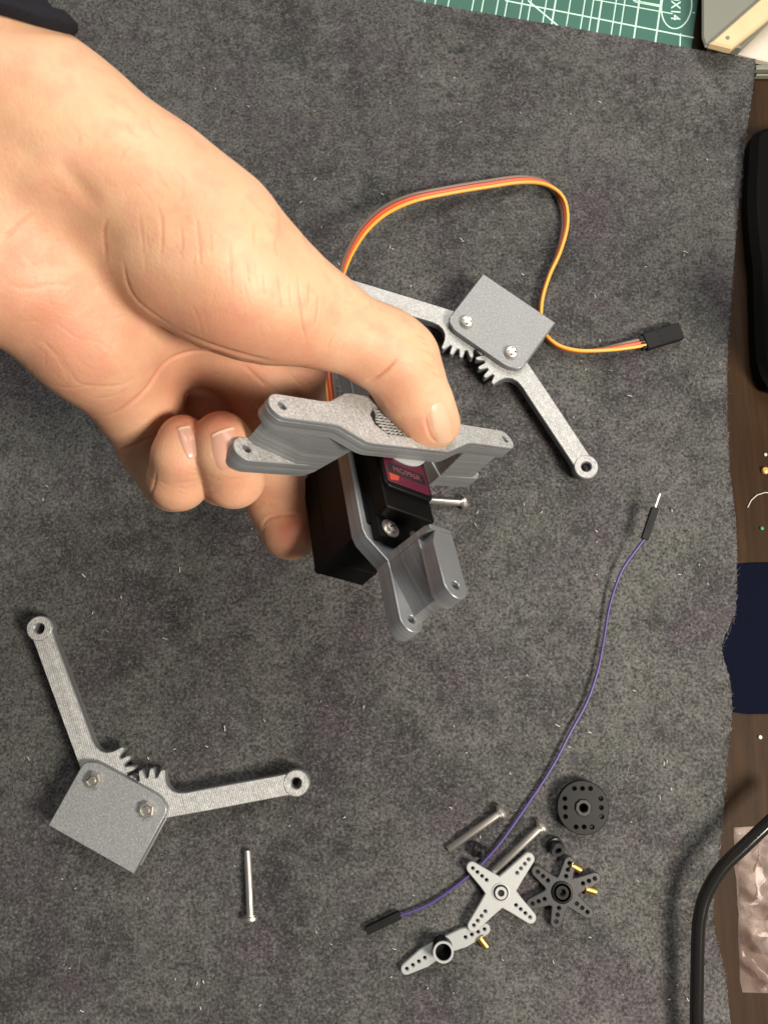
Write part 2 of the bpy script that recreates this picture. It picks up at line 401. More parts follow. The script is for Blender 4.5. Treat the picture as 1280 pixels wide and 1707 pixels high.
def strip(mb, a, b, wd, z):
    a, b = Vector(a), Vector(b); d = (b - a).normalized(); nn = Vector((-d.y, d.x)) * wd / 2
    mb.add([(*(a - nn), z), (*(b - nn), z), (*(b + nn), z), (*(a + nn), z)], [(0, 1, 2, 3)], M=Mmat)
mb = MB(); zz = 2.2 + .03
for zx in (238, 318, 350, 398, 428, 477, 505, 555, 585, 633, 680, 708, 735, 782, 810, 857, 928, 110, 160, 195):
    x0 = MP(620 + zx / 1.939, 30)[0]; strip(mb, (x0, -11), (x0 - 1.2, 120), .8 if zx in (928, 857, 735, 585) else .55, zz)
for (x1, y1, x2, y2) in ((842, 0, 1156, 62), (1055, 0, 1100, 8), (1058, 2, 1100, 10)):
    a, b = MP(x1, y1), MP(x2, y2); strip(mb, a, b, .8, zz + .02)
for k in range(1, 8):
    a, b = MP(842, 0), MP(1156, 62); strip(mb, (a[0] - 160, a[1] + 11.6 * k + 1), (b[0] - 12, b[1] + 11.6 * k), .6, zz + .02)
strip(mb, MP(880, 0), MP(945, 55), .8, zz + .04)
ex_, ey_ = MP(1127, 12); rx, ry = abs(MP(1156, 12)[0] - MP(1103, 12)[0]) / 2, 13.5
def ell(cx, cy, rx, ry, wd, z):
    n = 48; o = [(cx + rx * math.cos(2 * math.pi * k / n), cy + ry * math.sin(2 * math.pi * k / n)) for k in range(n)]
    i = [(cx + (rx - wd) * math.cos(2 * math.pi * k / n), cy + (ry - wd) * math.sin(2 * math.pi * k / n)) for k in range(n)]
    mb.add([(*p, z) for p in o + i], [(k, (k + 1) % n, n + (k + 1) % n, n + k) for k in range(n)], M=Mmat)
ell(ex_, ey_ + 1.0, rx, ry, .7, zz + .06)
ex2, ey2 = MP(1118, 90); ell(ex2, ey2, 5, 5, .7, zz + .06)
strip(mb, MP(1134, 55), MP(1133, 80), .6, zz + .06); strip(mb, MP(1154, 20), MP(1158, 21), .6, zz + .06)
gr = mb.build('printed_grid', M_mint, mt)
mb = MB(); tx, ty = MP(1126, 11)
V, Fc = text_mesh('10X14', 6.6, T((tx - .3, ty + 1.2, zz + .08)) @ zrot(R(-84)) ); mb.add(V, Fc, M=Mmat); mb.build('printed_size', M_mint, mt)

# ------------------------------------------------------------------ the screwed joint held in the hand
Rj = np.array([[0.69277713, -0.39364046, 0.60424088], [-0.01932866, 0.82744669, 0.56121153], [-0.72089268, -0.40047368, 0.5656276]])
tj = np.array([8.61847436, 29.1159854, -257.16482671]); PHI = -1.8765
Wj = RC @ Rj; oj = CL + RC @ tj
MJ = Matrix([[*Wj[0], oj[0]], [*Wj[1], oj[1]], [*Wj[2], oj[2]], [0, 0, 0, 1]])
joint = thing('servo_joint', 'black servo screwed between two grey printed brackets, held by the hand', 'servo bracket', M=MJ)
def bracket(M, mount):
    mb = MB(); r = 4.5; h = 6.0; s = 20.0
    def outline(x0, x1):
        o = []
        o += circ(-54 + 0, 0, r, 12, R(95), R(265), True)
        o += [(-37, -4.4), (-34, -4.6), (-25.5, -9.6), (-23, -10.2), (13, -10.2), (16, -9.4), (28, -5.0), (32, -4.4)]
        o += circ(55, 0, r, 12, R(-85), R(85), True)
        o += [(32, 4.4), (28, 5.0), (16, 9.6), (13, 10.2), (-22, 10.2), (-25, 9.6), (-33.5, 5.0), (-37, 4.6)]
        return o
    o = outline(0, 0); holes = [circ(-54, 0, 1.4, 14)[::-1], circ(55, 0, 1.4, 14)[::-1]]
    if mount == 'horn':
        pk = [(-17.5, -2), (-14, -5.6), (5, -5.6), (8.5, -2), (8.5, 2), (5, 5.6), (-14, 5.6), (-17.5, 2)]
        mb.prism([o] + holes + [pk], -1.6, 0, .25, M=M, cap=1)
        mb.prism([o] + holes + [pk], -h, -1.62, .15, M=M, cap=1)
        mb.add([(x * .98 - .1, y, -5.5) for x, y in pk], [tuple(range(8))], M=M, mi=0)
        for k in range(9):     # sagging bridge strands in the pocket
            y = -5 + 1.25 * k; mb.tube([(-15.5 + abs(y) * .5, y, -1.0), (0, y + .4, -1.25), (6.5 - abs(y) * .3, y, -1.0)], .33, 6, M=M, mi=1)
        for k in range(9):
            x = -13.5 + 2.2 * k; mb.tube([(x, -5.2, -.75), (x + .5, 0, -1.0), (x, 5.2, -.8)], .28, 6, M=M, mi=1)
    else:
        ho = [(-21, -10.25), (21, -10.25), (21, 10.25), (-21, 10.25)]
        oo = outline(0, 0)
        oo = circ(-54, 0, r, 12, R(95), R(265), True) + [(-37, -4.4), (-34, -4.6), (-27, -11.6), (-24, -12.6), (24, -12.6), (27, -11.6), (33, -6.4), (37, -4.6)] + circ(55, 0, r, 12, R(-85), R(85), True) + [(37, 4.6), (33, 6.4), (27, 11.6), (24, 12.6), (-24, 12.6), (-27, 11.6), (-33, 6.4), (-37, 4.6)]
        mb.prism([oo] + holes + [ho], -h, 0, .25, M=M, cap=1)
    for sg in (-1, 1):         # C shaped end: slanted gusset, diagonal web, second ear
        MM_ = M @ zrot(0 if sg < 0 else math.pi) @ T((0 if sg < 0 else -1, 0, 0))
        ear = circ(-54, 0, r, 12, R(95), R(265), True) + ([(-36, -4.5), (-31.5, -4.5), (-31.5, 4.5), (-36, 4.5)] if mount == 'horn' else [(-40, -4.5), (-35.2, -2.5), (-34.2, 4.5), (-40, 4.5)])
        n0 = len(mb.f)
        mb.prism([ear, circ(-54, 0, 1.4, 14)[::-1]], -s - h, -s, .25, M=MM_, cap=1)
        web = [(-52.0, 3.9), (-50.6, 1.7), (-37.2, -4.3), (-33, -4.3), (-33, 4.3)] if mount == 'horn' else [(-54.2, 4.2), (-52.6, 1.6), (-38.0, -4.1), (-34.5, -4.2), (-34.5, 4.25)]
        mb.prism([web], -s - .3, -h + .3, .28, M=MM_)
        prof = [(-33.2, -s - h), (-30, -s - h), (-27, -s - h + 2.5), (-17, -h + .1), (-33.2, -h + .1)] if mount == 'horn' and sg < 0 else [(-35.2, -s - h), (-33.6, -s - h), (-32.6, -s - h + 2.5), (-31.4, -h + .1), (-35.2, -h + .1)]
        Mp = MM_ @ Matrix(((1, 0, 0, 0), (0, 0, -1, 0), (0, 1, 0, 0), (0, 0, 0, 1)))
        mb.prism([prof], -4.35, 4.35, .3, M=Mp)
    return mb
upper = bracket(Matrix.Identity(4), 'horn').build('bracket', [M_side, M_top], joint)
ML = zrot(PHI)
lowM = ML @ T((10.5, 0, -24.6)) @ zrot(math.pi) @ Matrix.Rotation(math.pi, 4, 'X')
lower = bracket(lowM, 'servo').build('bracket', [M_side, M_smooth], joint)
# servo: x = long side from the shaft, y = width, z = shaft
sv = MB()
sv.box(-8.6, 32, -10, 10, -49, -18, .5, M=ML)
sv.box(-15.5, 39, -9.6, 9.6, -18.1, -14.2, .4, M=ML)
sv.prism([rrect(-8.6, 32, -10, 10, .8)], -14.3, -8.6, .4, M=ML)
sv.prism([rrect(-8.6, 24.5, -10, 10, 2.2)], -8.7, -6.9, .35, M=ML)
sv.prism([circ(0, 0, 5.8, 24)], -7, -6.75, .1, M=ML)
sv.tube([(-8.0, 0, -36), (-11.5, 0, -36)], 2.6, 12, M=ML)
sv.box(-8.75, 32.15, -10.15, 10.15, -41.2, -40.6, .1, M=ML); sv.box(-8.8, 32.2, -10.2, 10.2, -26.2, -18.2, .4, M=ML)
case = sv.build('servo_case', M_black, joint)
st = MB(); st.prism([rrect(9.5, 22.5, -9.0, 9.0, .6)], -6.9, -6.75, .04, M=ML); stick = st.build('sticker', M_sticker_m, case)
st = MB(); st.prism([[(14.2, -7.6), (18.6, -7.6), (18.6, 8.0), (14.2, 8.0)]], -6.76, -6.68, .02, M=ML); st.build('sticker_band', M_sticker_k, case)
st = MB(); st.prism([[(18.9, -7.9), (21.9, -7.9), (21.0, -4.4), (18.9, -3.6)]], -6.76, -6.67, .02, M=ML); st.build('sticker_logo', M_sticker_o, case)
st = MB(); V, Fc = text_mesh('MG996R', 3.3, ML @ T((16.4, .2, -6.655)) @ zrot(R(-90)) @ zrot(R(180))); st.add(V, Fc)
V, Fc = text_mesh('DIGITAL SERVO', 1.35, ML @ T((20.4, 2.6, -6.70)) @ zrot(R(90)))
st.build('sticker_lettering', M_print_red, case)
def screw_head(mb, M, r=2.6, h=1.9):
    mb.lathe([(0, 0), (r, 0), (r, h * .45), (r * .86, h * .8), (r * .5, h), (0, h + .05)], 20, M=M)
def phillips(mb, M, r, h):
    for a in (0, math.pi / 2): mb.box(-r * .62, r * .62, -.32, .32, h - .15, h + .11, .03, M=M @ zrot(a + .5))
for (x, y) in ((35.4, -5.2), (35.4, 5.2), (-12.2, -5.2), (-12.2, 5.2)):
    if y > 0 and x > 0: continue
    sw = MB(); m = ML @ T((x, y, -14.25)); sw.lathe([(3.3, 0), (3.3, .35), (1.8, .36)], 20, M=m); screw_head(sw, m @ T((0, 0, .2)), 2.1, 1.5); s0 = sw.build('screw', M_steel, case)
    sw = MB(); phillips(sw, m @ T((0, 0, .2)), 2.1, 1.5); sw.build('screw_slot', M_dark, case)
sw = MB(); sw.prism([circ(35.4, 5.2, 2.2, 20)], -14.4, -14.12, .05, M=ML); sw.build('flange_hole', M_dark, case)  # dark disc laid on the flange, painted shade of the empty hole
for (x, y) in ((30.4, -8.5), (30.4, 8.5), (-7, -8.5), (-7, 8.5)):
    sw = MB(); screw_head(sw, ML @ T((x, y, -48.9)) @ Matrix.Rotation(math.pi, 4, 'X'), 1.6, 1.5); sw.build('screw', M_steel, case)
hn = MB(); hn.lathe([(0, -6.2), (12.0, -6.2), (12.4, -6.5), (12.4, -7.8), (12.0, -8.1), (4.5, -8.3), (4.5, -7), (0, -7)], 40, M=T((0, 0, .1)) @ ML @ Matrix.Diagonal((1, 1, .42, 1)) @ T((0, 0, -8.2)))
horn = hn.build('horn', M_pale, joint)

# ------------------------------------------------------------------ servo cable (orange, red, brown) with plug: parts of the joint
cab = [ # px, py, z, direction from orange to brown (x, y, z)
 (575, 775, 45, (1, .1, .2)), (556, 715, 52, (1, .1, .2)), (548, 660, 56, (1, .1, .2)), (544, 610, 57, (1, .2, .3)), (548, 560, 54, (.8, .2, .6)), (558, 505, 48, (.4, .2, 1)), (572, 452, 40, (-.25, .25, 1)), (588, 415, 31, (-.45, .25, 1)),
 (612, 380, 22, (-.6, .7, .8)), (645, 352, 14, (-.4, 1, .4)), (690, 332, 9, (-.2, 1, .1)), (750, 319, 6.5, (-.15, 1, 0)), (810, 309, 5.2, (-.1, 1, 0)), (870, 301, 4.6, (0, 1, -.1)), (912, 307, 4.4, (.1, .9, -.7)), (938, 332, 4.3, (-.5, .2, -1)), (944, 372, 4.2, (-.6, -.1, -1)),
 (933, 418, 4.2, (-.4, 0, -1)), (914, 462, 4.2, (-.2, 0, -1)), (902, 506, 4.2, (-.15, 0, -1)), (904, 548, 4.2, (-.1, 0, -1)), (925, 573, 4.3, (0, .1, -1)), (960, 584, 4.4, (0, .2, -1)), (1005, 583, 4.6, (0, .55, -.8)), (1050, 577, 4.4, (0, .9, -.3)), (1082, 571, 4.2, (-.2, 1, 0))]
path = spline([P(a, b, z) for a, b, z, _ in cab], 10); dirs = spline([d for *_, d in cab], 10)
MJi = MJ.inverted(); wr = .84
cable = thing('tmp', None, None); bpy.data.objects.remove(cable)
first = None
for k, (m_, nm) in enumerate(((M_wire_o, 'wire'), (M_wire_r, 'wire'), (M_wire_b, 'wire'))):
    pts = []
    for i, (p, d) in enumerate(zip(path, dirs)):
        tg = (path[min(i + 1, len(path) - 1)] - path[max(i - 1, 0)]).normalized(); d = d - tg * d.dot(tg); d.normalize()
        q_ = p + d * (k - .5) * 1.6; q_.z = max(q_.z, 1.2); pts.append(MJi @ q_)
    mb = MB(); mb.tube(pts, wr, 10)
    if k == 0: first = mb.build('wire', m_, joint, 60); first['label'] = 'orange strand of the flat servo cable'
    else: o = mb.build('wire', m_, joint, 60); o['label'] = ('red', 'brown')[k - 1] + ' strand of the flat servo cable'
pa, pb = P(1066, 573, 3.6), P(1134, 552, 3.6); dd = Vector(pb - pa); L_ = dd.length
Mp = MJi @ T(pa) @ zrot(math.atan2(dd.y, dd.x))
mb = MB(); mb.box(2.2, L_, -3.9, 3.9, -1.9, 1.9, .4, M=Mp); mb.box(0, 5, -3.2, 3.2, -1.4, 1.4, .3, M=Mp)
for k in (-1, 0, 1): mb.box(L_ * .45, L_ * .75, k * 2.5 - .6, k * 2.5 + .6, 1.7, 2.05, .1, M=Mp)
mb.build('plug', M_plug, joint)

# ------------------------------------------------------------------ two gear grippers lying on the cloth
def gripper(h1, h2, zt, angs, label, nuts):
    p1, p2 = Vector(P(*h1, zt)), Vector(P(*h2, zt)); mid = (p1 + p2) / 2; mid.z = 0; rz = math.atan2(p2.y - p1.y, p2.x - p1.x)
    g = thing('gear_gripper', label, 'gripper', mid, rz, 'grey printed gear grippers on the cloth')
    hs = (p2 - p1).length / 2
    pl = [(-19.8, 23.6), (-19.8, -2.6), (-18.6, -4.6), (-15.0, -6.3), (-12.6, -6.6), (12.6, -6.6), (15, -6.3), (18.6, -4.6), (19.8, -2.6), (19.8, 23.6)]
    mb = MB(); mb.prism([pl], zt - 3.4, zt, .45, cap=1); mb.build('top_plate', [M_side, M_mat_face], g)
    mb = MB(); mb.prism([[(x * .985, y - .5) for x, y in pl]], 0.9, 3.6, .35); mb.build('bottom_plate', [M_side], g)
    mb = MB(); mb.box(-18.4, 18.4, 15.5, 23, 3.5, zt - 3.3, .3); mb.build('spacer', M_side, g)
    a0, a1 = 4.0, zt - 3.8
    for sx, (al, Ltip) in zip((-1, 1), angs):
        # arm in a frame whose x axis points at the partner gear; the arm leaves at angle al
        teeth = []; pitch = R(18); tops = al - R(64)
        base = 11.7; tip = 15.3
        prof = []
        e = Vector((math.cos(al), math.sin(al))); nl = Vector((-e.y, e.x))
        prof += [tuple(e * -2 + nl * 5.6)]
        prof += [tuple(q_) for q_ in (e * 7.7 + nl * 5.1, e * 24 + nl * 4.9, e * (Ltip - 8) + nl * 4.3)]
        prof += [tuple(e * Ltip + e * 5.4 * math.cos(a) + nl * 5.4 * math.sin(a)) for a in [R(128 - 256 * i / 20) for i in range(21)]]
        prof += [tuple(e * x_ - nl * y_) for x_, y_ in ((Ltip - 8, 4.1), (21, 3.6), (15, 3.4), (11.8, 3.8), (9.4, 5.0), (7.8, 6.9), (7.1, 9.2), (7.05, 10.6))]
        for k in range(6):
            c = tops - k * pitch
            for da, rr in ((.34, base), (.26, base + 1.3), (.19, tip - .8), (.10, tip), (-.10, tip), (-.19, tip - .8), (-.26, base + 1.3), (-.34, base)):
                if k == 0 and da > .2: continue
                a = c + da * pitch * 1.1; prof.append((rr * math.cos(a), rr * math.sin(a)))
        c = tops - 6 * pitch
        prof += [(6.5 * math.cos(c), 6.5 * math.sin(c)), (6.4 * math.cos(al + R(120)), 6.4 * math.sin(al + R(120)))]
        Ma = T((sx * hs, 0, 0)) @ Matrix.Diagonal((-sx, -1, 1, 1))
        mb = MB(); tipc = tuple(e * Ltip)
        mb.prism([prof, circ(*tipc, 2.1, 18)], a0, a1, .3, M=Ma, cap=1)
        # raised rib and eye ring on top
        rib = [tuple(e * 14 - nl * .2), tuple(e * (Ltip - 5.3) - nl * .6), tuple(e * (Ltip - 5.3) - nl * 1.9), tuple(e * 14 - nl * 1.9)]
        rl = [(x_, y_, z_) for y_, z_ in ((1.6, -.02), (-.4, .26), (-2.2, -.02)) for x_ in (13.5, Ltip - 5)]
        mb.add([tuple((e * x_ + nl * y_)) + (a1 + z_,) for x_, y_, z_ in rl], [(0, 2, 3, 1), (2, 4, 5, 3)], M=Ma, mi=1)
        mb.prism([circ(*tipc, 5.2, 28), circ(*tipc, 2.3, 18)], a1 - .05, a1 + .3, .25, M=Ma, cap=1)
        if sx > 0:
            pass
        det = Ma.to_3x3().determinant()
        if det < 0: mb.f = [f[::-1] for f in mb.f]
        mb.build('arm', [M_side, M_arm], g)
        m = T((sx * hs, 0, zt))
        mb = MB()
        if nuts:
            mb.prism([circ(0, 0, 3.25, 6, R(12 + 30 * sx)), circ(0, 0, 1.75, 18)], 0, 2.3, .35, M=m); nt = mb.build('nut', M_steel, g)
            mb = MB(); mb.lathe([(1.62, -9), (1.62, 2.4), (1.3, 2.75), (0, 2.75)], 20, M=m); mb.build('screw', M_steel, g)
        else:
            screw_head(mb, m, 2.95, 2.1); s_ = mb.build('screw', M_steel, g)
            mb = MB(); phillips(mb, m, 2.95, 2.0); mb.build('screw_slot', M_dark, g)
        mb = MB(); mb.lathe([(2.8, .15), (2.8, .9), (0, .9)], 16, M=T((sx * hs, 0, 0))); mb.build('nut', M_steel, g)
    return g
def arm_spec(h1, h2, tips, zt):
    out = []
    for s_, h, o, t_ in ((-1, h1, h2, tips[0]), (1, h2, h1, tips[1])):
        h_, o_, t__ = (Vector(P(*q_, zt if q_ is not t_ else zt - 3.8)).xy for q_ in (h, o, t_))
        d = (o_ - h_).normalized(); v_ = t__ - h_
        out.append((math.atan2(abs(d.x * v_.y - d.y * v_.x), d.dot(v_)), v_.length))
    return out
ZT = 13.0
gripper((778, 537), (852, 588), ZT, arm_spec((778, 537), (852, 588), ((562, 473), (977, 778)), ZT), 'grey gear gripper near the orange cable, two cross head screws on top', False)
gripper((246, 1350), (157, 1300), ZT, arm_spec((246, 1350), (157, 1300), ((494, 1306), (66, 1048)), ZT), 'grey gear gripper with two hex nuts on top, alone at lower left', True)

# ------------------------------------------------------------------ loose hardware
def make_screw(tip, head, label, z=2.0):
    p, q_ = Vector(P(*tip, z - .4)), Vector(P(*head, z + .6)); L_ = (q_ - p).length
    g = thing('machine_screw', label, 'screw', M=along(p, q_), group='loose steel machine screws on the cloth')
    mb = MB(); mb.lathe([(0, 0), (1.25, 0), (1.52, .4)] + [(1.52, L_ - 2.6)], 16); mb.build('shank', M_steel, g)
    mb = MB(); mb.lathe([(1.52, L_ - 2.7), (2.3, L_ - 2.6), (2.3, L_ - 2.2), (1.8, L_ - 2.1), (3.0, L_ - 1.9), (3.05, L_ - .9), (2.4, L_ - .1), (1.1, L_ + .25), (0, L_ + .3)], 20); mb.build('head', M_steel, g)
    return g
make_screw((413, 1418), (418, 1537), 'steel screw lying alone between the lower gripper and the horns')
make_screw((747, 1417), (840, 1351), 'steel screw just above the black rubber ball, left of the purple wire')
make_screw((820, 1456), (907, 1374), 'steel screw with its tip under the white four armed horn', 1.9)
make_screw((676, 832), (779, 839), 'steel screw poking out behind the held servo')

def horn_arm(ang, L_, w0, w1, n):
    e = Vector((math.cos(ang), math.sin(ang))); nl = Vector((-e.y, e.x)); m_ = L_ * .45
    return [tuple(e * m_ - nl * (w0 * .62 + w1 * .38))] + [tuple(e * (L_ - w1) + e * w1 * math.cos(a) + nl * w1 * math.sin(a)) for a in [R(-80 + 20 * i) for i in range(9)]] + [tuple(e * m_ + nl * (w0 * .62 + w1 * .38))]
def horn_loop(specs, w0, w1):
    specs = sorted(specs); o = []
    for i, (a, L_) in enumerate(specs):
        o += horn_arm(a, L_, w0, w1, 0); a2 = specs[(i + 1) % len(specs)][0]; d = (a2 - a) % (2 * math.pi)
        if d > R(150): o += [(3.6 * math.cos(a + d * k / 4), 3.6 * math.sin(a + d * k / 4)) for k in (1.3, 2, 2.7)]
        else: r = w0 / math.sin(d / 2); o.append((r * math.cos(a + d / 2), r * math.sin(a + d / 2)))
    return o
def hornset(c, z, tips, w0, w1, nh, h0, step, hub, mat, th, label, name, cat='servo horn', hubh=2.6, tiltM=None):
    cw = Vector(P(*c, z)); g = thing(name, label, cat, cw, group='servo horns scattered on the cloth')
    specs = []
    for t_ in tips:
        v_ = Vector(P(*t_, z)) - cw; specs.append((math.atan2(v_.y, v_.x), v_.length))
    specs.sort()
    loop = horn_loop(specs, w0, w1)
    # drop the inner corner points that would cross
    holes = []
    for a, L_ in specs:
        for k in range(nh):
            r = L_ - w1 - .3 - k * step
            if r > hub + 1: holes.append(circ(r * math.cos(a), r * math.sin(a), h0, 12))
    mb = MB(); mb.prism([loop, circ(0, 0, 1.4, 16)] + holes, -th / 2, th / 2, .3); pl = mb.build('horn_plate', mat, g)
    return g, cw
g, cw = hornset((834, 1487), 3.8, ((779, 1440), (887, 1424), (891, 1536), (782, 1551)), 4.3, 2.3, 4, .72, 2.35, 3.6, M_white, 1.9, 'white four armed cross horn, the biggest of the horns', 'cross_horn')
mb = MB(); mb.lathe([(3.6, -2.6), (3.6, 1.2), (2.6, 1.3)], 28); mb.lathe([(3.55, .95), (3.3, 1.15), (3.0, 1.15), (2.9, .9)], 28); mb.build('hub', M_white, g)
mb = MB(); mb.lathe([(3.05, 1.0), (3.05, 1.36), (2.45, 1.36), (2.45, 1.0)], 28, closed=True); mb.build('hub_recess', M_dark, g)
mb = MB(); mb.lathe([(2.4, .9), (2.4, 2.1), (1.35, 2.1), (1.35, -1)], 28); mb.build('collar', M_white, g)
mb = MB(); mb.lathe([(1.36, 1.3), (0, 1.3)], 16); mb.build('bore', M_dark, g)  # bore closed by a dark disc, its inner shade painted on
g, cw = hornset((936, 1487), 2.6, ((951, 1428), (1000, 1460), (987, 1527), (924, 1547), (877, 1510), (887, 1446)), 3.3, 2.3, 3, .68, 2.6, 3.6, M_smoke, 1.8, 'smoky dark grey six armed star horn beside the white cross horn', 'star_horn')
mb = MB(); mb.lathe([(4.3, -1.6), (4.3, 1.4), (4.0, 1.6), (3.5, 1.6), (3.4, .9), (2.6, .9), (2.6, 1.5), (1.5, 1.5), (1.5, -.5), (0, -.5)], 30); mb.build('hub', M_blackgloss, g)
# two armed horn with a tall hub
c2 = Vector(P(737, 1578, 2.0)); g = thing('double_horn', 'pale two armed horn with a tall open hub, lowest of the horns', 'servo horn', c2, group='servo horns scattered on the cloth')
sp = [(Vector(P(*t_, 2.0)) - c2) for t_ in ((669, 1620), (816, 1545))]
loop = []; holes = []
for v_ in sp:
    a = math.atan2(v_.y, v_.x); loop.append((a, v_.length))
    for k in range(4): r = v_.length - 2.4 - 2.75 * k; holes.append(circ(r * math.cos(a), r * math.sin(a), .72, 12))
mb = MB(); mb.prism([horn_loop(loop, 4.4, 2.2)] + holes, -.95, .95, .3); mb.build('horn_plate', M_pale, g)
mb = MB(); mb.lathe([(4.05, -.8), (4.05, 6.2), (3.85, 6.4)], 32); mb.lathe([(3.2, 6.3), (3.1, 6.0), (3.1, -.5)], 32); mb.build('hub', M_blackgloss, g); mb = MB(); mb.lathe([(3.1, 1.05), (2.2, 1.1), (1.2, 1.6), (0, 1.6)], 32); hb = mb.build('hub_floor', M_rubber, g)
mb = MB(); mb.lathe([(4.1, 5.9), (4.05, 6.45), (3.2, 6.45), (3.1, 6.0)], 32); mb.build('hub_rim', M_pale, g)
# black disc
cd = Vector(P(971, 1346, 4.0)); g = thing('disc_horn', 'round black disc horn with a ring of small holes', 'servo horn', cd, group='servo horns scattered on the cloth')
hl = [(sx * 3.3, sy * 7.5) for sx in (-1, 0, 1) for sy in (-1, 1)] + [(sx * 7.4, sy * 3.5) for sx in (-1, 1) for sy in (-1, 0, 1)]
mb = MB(); mb.prism([circ(0, 0, 10.7, 64)] + [circ(x, y, .75, 12) for x, y in hl] + [circ(0, 0, 1.7, 16)], -1.1, 1.1, .3); mb.build('disc', M_blackgloss, g)
mb = MB(); mb.prism([circ(0, 0, 3.5, 8, .4), circ(0, 0, 1.7, 16)], 1.0, 1.9, .25); mb.lathe([(4.3, -3.6), (4.3, -1)], 24); mb.build('hub', M_rubber, g)
# grommets
gp = Vector(P(799, 1420, 2.4)); g = thing('rubber_grommet', 'black rubber grommet on its side beside the purple wire', 'grommet', M=T(gp) @ Matrix.Rotation(R(70), 4, 'Y') @ Matrix.Rotation(R(20), 4, 'X'), group='black rubber grommets')
pr = [(1.2, -2.4), (2.5, -2.4), (2.9, -2.0), (2.9, -1.0), (2.2, -.6), (2.2, .6), (2.9, 1.0), (2.9, 2.0), (2.5, 2.4), (1.2, 2.4)]
mb = MB(); mb.lathe(pr, 24, closed=True); mb.build('grommet_body', M_rubber, g)
gp = Vector(P(926, 1412, 2.2)); g = thing('rubber_grommet', 'black rubber grommet standing with its hole up, between disc and star horn', 'grommet', M=T(gp) @ Matrix.Rotation(R(28), 4, 'X') @ Matrix.Rotation(R(14), 4, 'Y'), group='black rubber grommets')
mb = MB(); mb.lathe([(a * 1.12, b) for a, b in pr], 24, closed=True); mb.build('grommet_body', M_rubber, g); mb = MB(); mb.lathe([(1.4, 2.3), (1.5, 2.55), (2.9, 2.55), (3.0, 2.3)], 24); mb.build('rim', M_smoke, g)
# brass eyelets
def eyelet(a, b, label, z=1.8):
    p, q_ = Vector(P(*a, z)), Vector(P(*b, z)); g = thing('brass_eyelet', label, 'eyelet', M=along(p, q_), group='brass eyelets')
    mb = MB(); mb.lathe([(1.25, .2), (2.4, 0), (2.5, .25), (1.55, .7), (1.5, 4.8), (1.25, 4.8)], 20, closed=True); mb.build('eyelet_body', M_brass, g)
eyelet((798, 1562), (811, 1579), 'brass eyelet sticking out under the two armed horn')
eyelet((950, 1441), (966, 1450), 'brass eyelet peeping out beside the upper arm of the star horn', 2.0)
eyelet((974, 1481), (993, 1487), 'brass eyelet under the right arm of the star horn', 1.6)

# purple jumper wire
jw = thing('jumper_wire', 'thin purple jumper wire with a black plug at each end', 'wire', P(668, 1528, 0))
o0 = Vector(P(668, 1528, 0))
pp = [(660, 1529, 2), (690, 1519, 2), (720, 1505, 1.8), (755, 1481, 1.6), (790, 1452, 1.5), (830, 1410, 1.5), (880, 1340, 1.5), (920, 1279, 1.6), (950, 1222, 1.8), (978, 1170, 2), (996, 1118, 2.3), (1006, 1068, 2.6), (1016, 1010, 3.2), (1034, 956, 4.5), (1056, 922, 6), (1076, 896, 7.5)]
mb = MB(); mb.tube([q_ - o0 for q_ in spline([P(*a) for a in pp], 10)], .62, 10); mb.build('wire', M_purple, jw, 60)
def plug(a, b, za, zb, pin):
    p, q_ = Vector(P(*a, za)) - o0, Vector(P(*b, zb)) - o0; M = along(p, q_); L_ = (q_ - p).length
    mb = MB(); mb.box(-1.45, 1.45, -1.45, 1.45, 0, L_, .25, M=M); mb.box(-.7, .7, 1.4, 1.6, L_ * .3, L_ * .6, .05, M=M); pg = mb.build('plug', M_plug, jw)
    if pin: mb = MB(); mb.box(-.32, .32, -.32, .32, L_ - .2, L_ + 6.5, .08, M=M); mb.build('pin', M_steel, pg)
plug((667, 1525), (611, 1552), 1.9, 1.9, False); plug((1074, 899), (1092, 846), 7.4, 9.5, True)

# ------------------------------------------------------------------ things at the right edge of the table
def blob_prism(name, pix, z0, z1, b, mat, label, cat):
    c = Vector(P(*pix[0], z0)); c.z = 0
    g = MB(); g.prism([[tuple((Vector(P(x, y, z0)) - c).xy) for x, y in pix]], z0, z1, b)
    o = g.build(name, mat); o.location = c * MM; return tag(o, label, cat)
def smooth_loop(pts, n=5):
    o = spline([(*p, 0) for p in pts], n); return [(p.x, p.y) for p in o]
blob_prism('soft_case', smooth_loop([(1400, 235), (1300, 228), (1262, 232), (1240, 246), (1236, 290), (1233, 354), (1238, 427), (1242, 463), (1245, 572), (1249, 616), (1260, 645), (1285, 661), (1400, 664)]), TZ, 9, 3, M_blackfab, 'matt black rounded case at the right edge on bare wood', 'case')
gp_ = Vector(P(1308, 640, TZ)); gm = MB(); gm.prism([rrect(-8, 26, -6, 6, 3)], 8, 92, 2); gm_ = gm.build('shade_post', M_blackfab, bpy.data.objects['soft_case']); gm_.location = (gp_ - Vector(P(1400, 235, TZ))) * MM; gm_.location.z = 0  # unseen post added beyond the frame to throw a shadow band on the cloth
blob_prism('folded_fabric', smooth_loop([(1400, 936), (1290, 938), (1236, 940), (1212, 950), (1196, 1010), (1190, 1090), (1198, 1150), (1214, 1182), (1240, 1190), (1290, 1190), (1400, 1190)]), TZ, -.45, .35, M_navy, 'dark navy fabric pad tucked under the wavy cloth edge', 'fabric')
